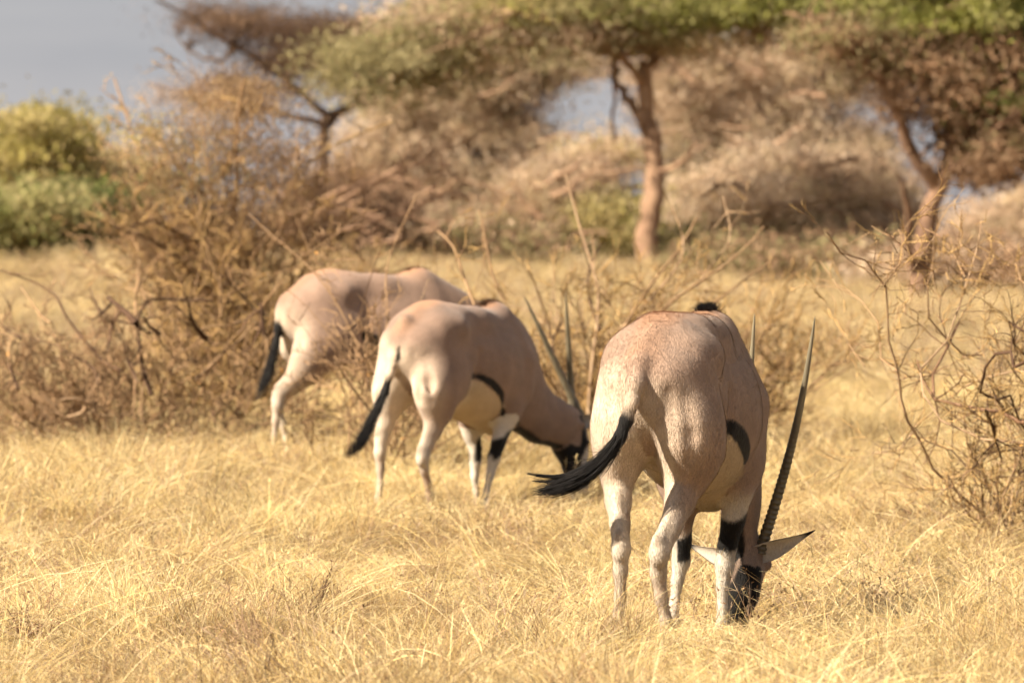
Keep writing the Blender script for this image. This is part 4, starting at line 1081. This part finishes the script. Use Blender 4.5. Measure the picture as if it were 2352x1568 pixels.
        tip = q + (dirn + nq * lift) * Lh; wd = rng.uniform(.0006, .0013, S['fur'])[:, None]
        vv = np.stack([q - sd * wd - nq * .001, q + sd * wd - nq * .001, tip], 1).reshape(-1, 3)
        cf = np.repeat(np.clip(cq * rng.uniform(.72, 1.28, (S['fur'], 1)), 0, 1), 3, axis=0)
        np_mesh('coat_hair', vv, np.arange(len(vv)).reshape(-1, 3), MO['coat'], root, cf, False)
    body = np_mesh('body', verts, F, MO['coat'], root, np.clip(col, 0, 1), True)
    # ---- eyes
    for s in (-1, 1):
        c = HH(.118, .034, s * .066)
        t = Tubes(); dirs = [c + r_ * s * d for d in (-.012, -.006, 0, .006, .010, .0125)]
        t.add(dirs, 0, k=10, radii=[.004, .0125, .0145, .012, .007, .0005])
        t.build('eye', MO['eye'], root, cols=False)
    # ---- ears
    for s, ed in ((1, S['earL']), (-1, S['earR'])):
        # s follows r_; the caller gives world-facing tip vectors
        b0 = HH(.035, -.006, s * .062); tip = ed['tip'] - b0 if 'tip' in ed else ed['v']; Ln = np.linalg.norm(tip); tn = tip / Ln
        uu, ww = frame_perp(tn, ed.get('face', -u))
        ts = np.linspace(0, 1, 12)
        prof = np.array([.018, .024, .030, .036, .041, .042, .039, .032, .023, .014, .007, .0015])
        cen = [b0 + tip * t + uu * (-.012 * math.sin(t * 3.1)) + np.array([0, 0, -.018 * math.sin(t * 3.1)]) for t in ts]
        k = 10; V_ = []; Cc = []
        for c, pw, t in zip(cen, prof, ts):
            for layer in (0, 1):
                for i in range(k + 1):
                    a = -1 + 2 * i / k
                    off = uu * ((.45 * (a * a)) * pw + (.004 * (1 - layer))) + ww * (a * pw * .92)
                    V_.append(c + off)
                    blk = t > .86 or (t > .5 and a < -.9)
                    Cc.append(BLACK * 2 if blk else (WHITE * .9 if layer == 0 else FAWN * 1.0))
        V_ = np.array(V_); st = 2 * (k + 1); Fq = []
        for i in range(11):
            for layer in (0, 1):
                for j in range(k):
                    a0 = i * st + layer * (k + 1) + j
                    q = [a0, a0 + 1, a0 + st + 1, a0 + st]
                    Fq.append(q if layer == 0 else q[::-1])
            for j in (0, k):
                a0 = i * st + j; q = [a0, a0 + st, a0 + st + k + 1, a0 + k + 1]; Fq.append(q)
        np_mesh('ear', V_, np.array(Fq), MO['coat'], root, np.array(Cc), True)
    # ---- horns
    for s, hn in ((1, S['hornL']), (-1, S['hornR'])):
        b0 = hn.get('base', HH(-.005, .045, s * .032)); end = hn['tip']; n = 260; ts = np.linspace(0, 1, n)
        d = end - b0; bow = hn.get('bow', np.zeros(3))
        cen = b0 + ts[:, None] * d + np.sin(ts * math.pi)[:, None] * bow
        tan = d / np.linalg.norm(d); uu, ww = frame_perp(tan, r_)
        R = .0215 * (1 - ts) ** .55 + .0008
        ring = np.clip(1 - ts / .62, 0, 1) ** .6
        saw = (ts * 46 + .12 * np.sin(ts * 40)) % 1.0
        R = R * (1 + .24 * ring * (np.abs(saw - .5) * 2 - .45))
        cl = np.stack([.75 + .5 * ts - .3 * ring * (saw > .8)] * 3, -1) * np.array([1, .97, .92])
        U_ = np.tile(uu, (n, 1)); W_ = np.tile(ww, (n, 1))
        loft('horn', cen, U_, W_, R, R * 1.08, MO['horn'], root, 14, cl)
    # ---- hooves: cloven, two toes each
    for key in ('HL', 'HR', 'FL', 'FR'):
        L = S[key]; c = np.array(L['leg'][-1][0]); V_ = []; Fq = []
        for s in (-1, 1):
            base = len(V_)
            outl = [(-.035, .004), (-.030, .024), (0.0, .030), (.035, .022), (.058, .006), (.035, .002), (0, .002)]
            for zz, sc, sh in ((0.0, 1.0, 0.0), (.035, .82, -.008), (.062, .62, -.018)):
                for (ox, oy) in outl: V_.append((c[0] + ox * sc + sh, c[1] + s * oy * sc, c[2] - .058 + zz))
            m = len(outl)
            for lv in (0, 1):
                for i in range(m):
                    q = [base + lv * m + i, base + lv * m + (i + 1) % m, base + (lv + 1) * m + (i + 1) % m, base + (lv + 1) * m + i]
                    Fq.append(q if s == 1 else q[::-1])
        np_mesh('hoof', np.array(V_), np.array(Fq), MO['hoof'], root, None, False)
    # ---- tail tuft: long black strands
    tb = Tubes(); pts = resample(np.array(S['tuft']), 16); n = S.get('nhair', 420)
    seglen = np.linalg.norm(np.diff(pts, axis=0), axis=1).sum()
    wd = np.interp(np.linspace(0, 1, 16), [0, .25, .6, .85, 1], [.010, .028, .034, .024, .012]) * S.get('tuft_w', 1)
    for i in range(n):
        t0 = rng.random() ** 1.1 * .62; Ln = rng.uniform(.22, .55); t1 = min(t0 + Ln, rng.uniform(.84, 1.04))
        tt = np.linspace(t0, min(t1, 1), 7)
        c = np.stack([np.interp(tt * 15, np.arange(16), pts[:, a]) for a in range(3)], -1)
        o = rng.normal(0, .5, 3); gro = np.interp(tt * 15, np.arange(16), wd)
        c = c + o * gro[:, None] * np.linspace(.5, 1.0, 7)[:, None]
        if i % 22 == 0 and t0 > .22: c += (rng.normal(0, .02, 3) + np.array(S.get('wisp', (0, 0, .03)))) * np.linspace(0, 1, 7)[:, None] ** 2
        tb.add(c, rng.uniform(.0009, .0017), .0003, 3)
    for wp in S.get('wisps', []):
        wp = resample(np.array(wp), 10)
        for i in range(70):
            a0 = rng.integers(0, 3); a1 = rng.integers(8, 11)
            tb.add(wp[a0:a1] + rng.normal(0, .0045, 3) * np.linspace(1.3, .7, a1 - a0)[:, None], .0014, .0003, 3)
    tb.build('tail_tuft', MO['hair'], root, cols=False)
    # ---- short upright mane on the withers
    tb = Tubes()
    mn = S['mane']
    tpx = np.arange(.0, 1.1, .03); tpz = np.array([z[(np.abs(x - q) < .02) & (np.abs(y) < .08)].max() for q in tpx])
    if TEST:
        print('TOP', [(round(float(a), 2), round(float(b), 3)) for a, b in zip(tpx, tpz)][::3])
        print('BOT', [(round(float(q), 2), round(float(z[(np.abs(x - q) < .02) & (np.abs(y) < .03)].min()), 3)) for q in np.arange(.3, 1.1, .1)])
        print('WID', [(round(float(q), 2), round(float(y[(np.abs(x - q) < .02) & (z > .55)].max()), 3)) for q in np.arange(0, 1.2, .1)])
    for i in range(mn.get('n', 700)):
        t = rng.random(); xx = mn['x0'] + t * (mn['x1'] - mn['x0'])
        zz = np.interp(xx, tpx, tpz)
        b0 = np.array([xx, rng.normal(0, .012), zz - .01]); Lh = mn['h'] * rng.uniform(.5, 1) * math.sin(math.pi * min(max(t, .12), .9))
        e = b0 + np.array([-.012 + rng.normal(0, .012), rng.normal(0, .014), Lh + .01])
        tb.add([b0, (b0 + e) / 2 + rng.normal(0, .002, 3), e], .0018, .0004, 3)
    tb.build('mane', mn.get('mat') or MO['hair'], root, cols=False)
    return root

def to_local(loc, th, p):
    d = np.asarray(p) - np.asarray(loc)
    hx, hy = math.sin(th), math.cos(th)
    return np.array([d[0] * hx + d[1] * hy, -d[0] * hy + d[1] * hx, d[2]])

class Fr:
    """ray helpers: a point seen at (px, py) on the animal's own plane x = fwd, or y = lat"""
    def __init__(s, loc, th): s.loc = np.array(loc, float); s.th = th
    def fwd(s, px, py, x):
        lo, hi = s.loc[1] - 3, s.loc[1] + 4
        for _ in range(50):
            m = (lo + hi) / 2; q = to_local(s.loc, s.th, P(px, py, m))
            if q[0] < x: lo = m
            else: hi = m
        return q
    def lat(s, px, py, y):
        A = to_local(s.loc, s.th, P(px, py, s.loc[1] - 3)); B = to_local(s.loc, s.th, P(px, py, s.loc[1] + 4))
        t = (y - A[1]) / (B[1] - A[1]); return A + t * (B - A)

BRN = mat_basic('oryx_brown_hair', (0.12, 0.06, 0.03), (0.05, 0.03, 0.02), rough=0.6, scale=20)

def arr(*a): return np.array(a, float)

def oryx_front():
    th = math.radians(17.5)
    g = P(1470, 1500, 20.1); loc = np.array([g[0], 20.1, 0.0])
    F = Fr(loc, th); W = F.fwd
    S = dict(loc=loc, rot=math.pi / 2 - th, dz=0)
    gz = -.05
    # hind legs
    def pt(px, py, x): return W(px, py, x)
    HLh = pt(1427, 1258, .02); HRh = pt(1514, 1268, .02)
    S['HL'] = dict(thigh=[((.19, .105, .92), .12, .09), ((.17, .115, .80), .15, .092), (pt(1420, 1030, .19), .105, .066), (pt(1419, 1100, .17), .072, .048)],
                   leg=[(pt(1419, 1100, .17), .066, .048), (pt(1420, 1150, .115), .052, .045), (pt(1424, 1205, .055), .036, .034), (HLh, .034, .031),
                        (pt(1425, 1310, .03), .026, .024), (pt(1424, 1370, .04), .0205, .019), (pt(1420, 1425, .05), .022, .021), (pt(1415, 1452, .06), .024, .023), (pt(1414, 1468, .075), .021, .021)], hock=3)
    S['HR'] = dict(thigh=[((.20, -.115, .92), .12, .09), ((.19, -.135, .80), .155, .10), (pt(1590, 1030, .23), .128, .096), (pt(1572, 1100, .22), .088, .070)],
                   leg=[(pt(1572, 1100, .22), .080, .066), (pt(1562, 1150, .16), .062, .052), (pt(1541, 1210, .08), .042, .036), (HRh, .038, .034),
                        (pt(1512, 1315, .05), .029, .028), (pt(1519, 1372, .07), .023, .022), (pt(1530, 1425, .09), .022, .021), (pt(1533, 1452, .10), .024, .023), (pt(1535, 1470, .115), .021, .021)], hock=3)
    S['FL'] = dict(thigh=[((.93, .12, .72), .09, .07), ((.88, .125, .60), .075, .055), (pt(1566, 1180, .87), .056, .044)],
                   leg=[(pt(1566, 1180, .87), .052, .042), (pt(1566, 1240, .875), .038, .034), (pt(1564, 1288, .88), .035, .033), (pt(1555, 1335, .87), .024, .022), (pt(1549, 1385, .86), .019, .018),
                        (pt(1545, 1428, .855), .024, .022), (pt(1545, 1456, .87), .021, .021)], knee=2, white_z=.40, band=(.295, .40), bx=.2, by=.004)
    S['FR'] = dict(thigh=[((.93, -.115, .72), .10, .07), (pt(1706, 1065, .90), .088, .066), (pt(1697, 1120, .865), .066, .054)],
                   leg=[(pt(1697, 1120, .865), .064, .052), (pt(1684, 1195, .865), .047, .042), (pt(1670, 1255, .87), .037, .034), (pt(1664, 1300, .87), .036, .034), (pt(1660, 1345, .865), .025, .023),
                        (pt(1659, 1395, .86), .020, .0195), (pt(1658, 1440, .855), .025, .023), (pt(1656, 1468, .87), .021, .021)], knee=3, white_z=.55, band=(.335, .465), bx=.2)
    # neck and head
    poll = W(1716, 1268, 1.27)
    S['poll'] = poll
    S['neck'] = [((.97, 0, .92), .17, .10), ((1.07, 0, .80), .145, .085), (W(1697, 1075, 1.18), .105, .062), (W(1702, 1160, 1.23), .085, .052), (poll + arr(-.02, .02, .0), .070, .048)]
    S['neck_lat'] = LAT
    muz = W(1680, 1448, 1.30)
    S['hf'] = muz - poll
    S['hu'] = arr(.88, .45, 0.1)
    S['hs'] = 1.08
    S['throat'] = [(1.08, 0, .60), W(1690, 1150, 1.10), W(1690, 1240, 1.15), W(1684, 1330, 1.19)]
    S['earL'] = dict(tip=W(1572, 1245, 1.30)); S['earR'] = dict(tip=W(1873, 1216, 1.22))
    tipR = W(1872, 728, 1.16); tipL = W(1733, 720, 1.18)
    S['hornL'] = dict(tip=tipL, bow=arr(.0, .0, 0), base=W(1702, 1245, 1.27)); S['hornR'] = dict(tip=tipR, bow=arr(.0, -.026, 0), base=W(1745, 1268, 1.24))
    tail = [W(1478, 795, .105), W(1468, 838, .01), W(1459, 882, -.045), W(1451, 925, -.062), W(1439, 965, -.065), W(1424, 1003, -.08), W(1402, 1040, -.10), W(1368, 1080, -.12)]
    S['tail'] = tail; S['tail_flesh'] = 8; S['tail_r'] = [.036, .036, .029, .022, .021, .020, .016, .010]
    S['tail_black'] = .235
    S['tuft'] = [W(1440, 960, -.07), W(1424, 1003, -.085), W(1400, 1040, -.105), W(1366, 1078, -.13), W(1318, 1108, -.16), W(1268, 1126, -.18), W(1222, 1130, -.20)]
    S['tuft_w'] = 1.0; S['nhair'] = 1500; S['wisp'] = (0, .01, .05)
    S['leg_tint_shade'] = .45; S['loin'] = .028; S['short_stripe'] = True; S['fur'] = 190000
    S['mane'] = dict(x0=.84, x1=.97, h=.032, n=900)
    S['wedge'] = [W(1486, 852, .0), W(1480, 872, -.0), W(1472, 905, .0)]
    S['wisps'] = [[W(1375, 1055, -.12), W(1335, 1082, -.14), W(1290, 1096, -.16), W(1245, 1094, -.17), W(1212, 1087, -.18)], [W(1360, 1070, -.12), W(1310, 1096, -.15), W(1262, 1108, -.16), W(1225, 1104, -.17)]]
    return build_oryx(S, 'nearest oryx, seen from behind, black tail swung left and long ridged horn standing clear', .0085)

def oryx_middle():
    th = math.radians(34)
    g = P(914, 1200, 30.0); gz = float(tz(g[0], 30.0)); loc = np.array([g[0], 30.0, gz - .02])
    F = Fr(loc, th); W = F.lat
    S = dict(loc=loc, rot=math.pi / 2 - th)
    S['HL'] = dict(thigh=[((.19, .10, .92), .12, .09), ((.16, .115, .78), .14, .09), (W(893, 905, .14), .095, .07), (W(890, 940, .14), .068, .056)],
                   leg=[(W(890, 940, .14), .064, .052), (W(884, 975, .135), .047, .042), (W(876, 1010, .13), .036, .033), (W(872, 1040, .13), .033, .031), (W(874, 1075, .13), .024, .023), (W(873, 1110, .13), .0195, .019),
                        (W(869, 1145, .13), .022, .021), (W(867, 1170, .13), .021, .021)], hock=2)
    S['HR'] = dict(thigh=[((.21, -.11, .92), .13, .09), ((.22, -.13, .80), .165, .10), (W(1002, 900, -.15), .13, .085), (W(1004, 945, -.15), .088, .066)],
                   leg=[(W(1004, 945, -.15), .082, .062), (W(995, 985, -.145), .055, .045), (W(979, 1025, -.14), .038, .034), (W(971, 1052, -.14), .036, .032), (W(975, 1082, -.135), .025, .023),
                        (W(983, 1112, -.135), .020, .020), (W(988, 1135, -.13), .023, .022), (W(990, 1158, -.13), .021, .021)], hock=3)
    S['FL'] = dict(thigh=[((.92, .12, .70), .09, .07), (W(1082, 960, .13), .072, .055), (W(1083, 995, .13), .055, .045)],
                   leg=[(W(1083, 995, .13), .053, .043), (W(1092, 1032, .12), .038, .034), (W(1092, 1060, .12), .035, .032), (W(1090, 1095, .12), .024, .022), (W(1093, 1130, .12), .019, .018),
                        (W(1096, 1160, .12), .023, .022), (W(1097, 1180, .12), .021, .021)], knee=2, white_z=.6, band=(.335, .46))
    S['FR'] = dict(thigh=[((.94, -.12, .74), .10, .075), (W(1165, 935, -.13), .085, .062), (W(1158, 970, -.13), .064, .050)],
                   leg=[(W(1158, 970, -.13), .062, .048), (W(1145, 1015, -.14), .043, .038), (W(1134, 1052, -.13), .036, .034), (W(1126, 1090, -.13), .025, .023), (W(1117, 1130, -.13), .0195, .019),
                        (W(1110, 1165, -.13), .024, .022), (W(1106, 1188, -.13), .021, .021)], knee=2, white_z=.64, band=(.355, .46))
    poll = W(1310, 965, -.05)
    S['poll'] = poll; muz = W(1333, 1128, -.10)
    S['neck'] = [((.95, 0, .92), .19, .11), ((1.08, 0, .77), .17, .095), ((1.20, -.01, .64), .145, .082), ((1.32, -.02, .56), .12, .072), (W(1288, 975, -.05), .105, .068), (poll + arr(-.02, 0, -.02), .082, .062)]
    S['neck_lat'] = LAT
    S['hf'] = muz - poll; S['hu'] = arr(1, -.25, 0.1); S['hs'] = 1.12
    S['throat'] = [W(1178, 968, -.075), W(1213, 994, -.075), W(1245, 1020, -.075), W(1280, 1050, -.09)]; S['throat_r'] = .024
    S['earL'] = dict(v=arr(.03, .20, .05)); S['earR'] = dict(tip=W(1400, 938, -.28))
    S['hornL'] = dict(tip=W(1204, 680, .05), bow=arr(.0, .0, .0)); S['hornR'] = dict(tip=W(1299, 672, -.12), bow=arr(.0, .0, .0))
    tail = [W(930, 740, .0), W(918, 782, -.0), W(905, 820, .02), W(895, 860, .03), W(884, 900, .05), W(868, 940, .06), W(850, 975, .07)]
    S['tail'] = tail; S['tail_flesh'] = 7; S['tail_r'] = [.045, .036, .026, .022, .021, .018, .010]; S['tail_black'] = .27
    S['tuft'] = [W(893, 865, .04), W(880, 910, .055), W(860, 952, .07), W(843, 990, .08), W(826, 1022, .09), W(803, 1042, .10), W(786, 1050, .10)]
    S['tuft_w'] = 1.25; S['nhair'] = 600; S['wisp'] = (0, 0, -.02)
    S['mane'] = dict(x0=.74, x1=.97, h=.02, n=500, mat=BRN)
    S['throat_w'] = .045; S['tone'] = np.array([.74, .72, .73]); S['stripe_w'] = .72; S['wz'] = -.025; S['leg_tint_shade'] = .8
    S['wedge'] = [W(918, 800, -.02), W(914, 822, -.02), W(909, 845, -.01)]
    return build_oryx(S, 'middle oryx grazing to the right, black cheek and both horns showing against the bare twigs', .012)

def oryx_far():
    th = math.radians(66)
    g = P(650, 1100, 34.0); gz = float(tz(g[0], 34.0)) + .06 ; loc = np.array([g[0], 34.0, gz])
    F = Fr(loc, th); W = F.lat
    S = dict(loc=loc, rot=math.pi / 2 - th)
    zt = gz
    S['HL'] = dict(thigh=[((.20, .12, .92), .14, .10), ((.18, .13, .78), .15, .10), ((.25, .13, .66), .10, .075), ((.23, .13, .58), .075, .056)],
                   leg=[((.23, .13, .58), .07, .053), ((.12, .13, .50), .05, .04), ((.02, .13, .42), .036, .033), ((.02, .13, .37), .033, .031), ((.05, .13, .27), .023, .022), ((.07, .13, .17), .019, .019),
                        ((.08, .13, .10), .023, .022), ((.10, .13, .055), .021, .021)], hock=2)
    S['HR'] = dict(thigh=[((.22, -.12, .92), .15, .10), ((.26, -.14, .80), .175, .105), (W(712, 820, -.15), .115, .085), (W(695, 850, -.15), .085, .066)],
                   leg=[(W(695, 850, -.15), .078, .060), (W(668, 880, -.145), .054, .044), (W(644, 905, -.14), .040, .034), (W(638, 930, -.14), .037, .032), (W(634, 965, -.135), .026, .024),
                        (W(630, 1005, -.135), .021, .020), (W(628, 1040, -.13), .023, .022), (W(627, 1075, -.13), .021, .021)], hock=2)
    for s, key in ((1, 'FL'), (-1, 'FR')):
        dx = .10 if s == 1 else 0
        S[key] = dict(thigh=[((.93, s * .12, .74), .11, .08), ((.90, s * .125, .60), .080, .06), ((.90 + dx * .3, s * .13, .52), .06, .048)],
                      leg=[((.90 + dx * .3, s * .13, .52), .058, .046), ((.91 + dx * .6, s * .125, .42), .042, .037), ((.92 + dx, s * .12, .32), .035, .033), ((.91 + dx, s * .12, .22), .024, .022),
                           ((.90 + dx, s * .12, .12), .024, .022), ((.92 + dx, s * .12, .055), .021, .021)], knee=2, white_z=.6, band=(.35, .46))
    poll = arr(1.38, .0, .80); S['poll'] = poll
    S['neck'] = [((.95, 0, .92), .19, .11), ((1.06, 0, .88), .17, .095), ((1.18, 0, .84), .145, .08), ((1.28, 0, .82), .115, .072), (poll + arr(-.02, 0, -.02), .082, .062)]
    S['neck_lat'] = LAT
    S['hf'] = arr(.25, -.06, -.28); S['hu'] = arr(1, 0, .9); S['hs'] = 1.08
    S['throat'] = [(1.06, 0, .70), (1.20, 0, .68), (1.34, 0, .66)]
    S['earL'] = dict(v=arr(-.02, .19, .05)); S['earR'] = dict(v=arr(-.02, -.19, .05))
    S['hornL'] = dict(tip=arr(.86, .12, 1.12)); S['hornR'] = dict(tip=arr(.86, -.10, 1.12))
    tail = [W(655, 690, .0), W(646, 715, .01), W(640, 750, .03), W(634, 790, .04), W(627, 825, .05), W(618, 860, .06)]
    S['tail'] = tail; S['tail_flesh'] = 6; S['tail_r'] = [.04, .034, .026, .022, .019, .010]; S['tail_black'] = .33
    S['tuft'] = [W(638, 765, .03), W(632, 800, .045), W(624, 835, .055), W(614, 868, .06), W(600, 895, .07), W(586, 918, .07)]
    S['tuft_w'] = 1.4; S['nhair'] = 500; S['wisp'] = (0, 0, -.02)
    S['mane'] = dict(x0=.80, x1=.94, h=.010, n=200, mat=BRN)
    S['tone'] = np.array([.80, .78, .79])
    return build_oryx(S, 'farthest oryx, standing side on behind bare twigs with its head hidden', .0135)

if TEST != 'nooryx':
    oryx_front(); oryx_middle(); oryx_far()

for _o in list(C.objects):      # tiny pieces nobody could pick apart one by one
    if _o.name.split('.')[0] in ('twigs', 'fine_twigs', 'crown', 'leaves', 'dry_leaves', 'stems', 'coat_hair') and _o.parent:
        _o['kind'] = 'stuff'
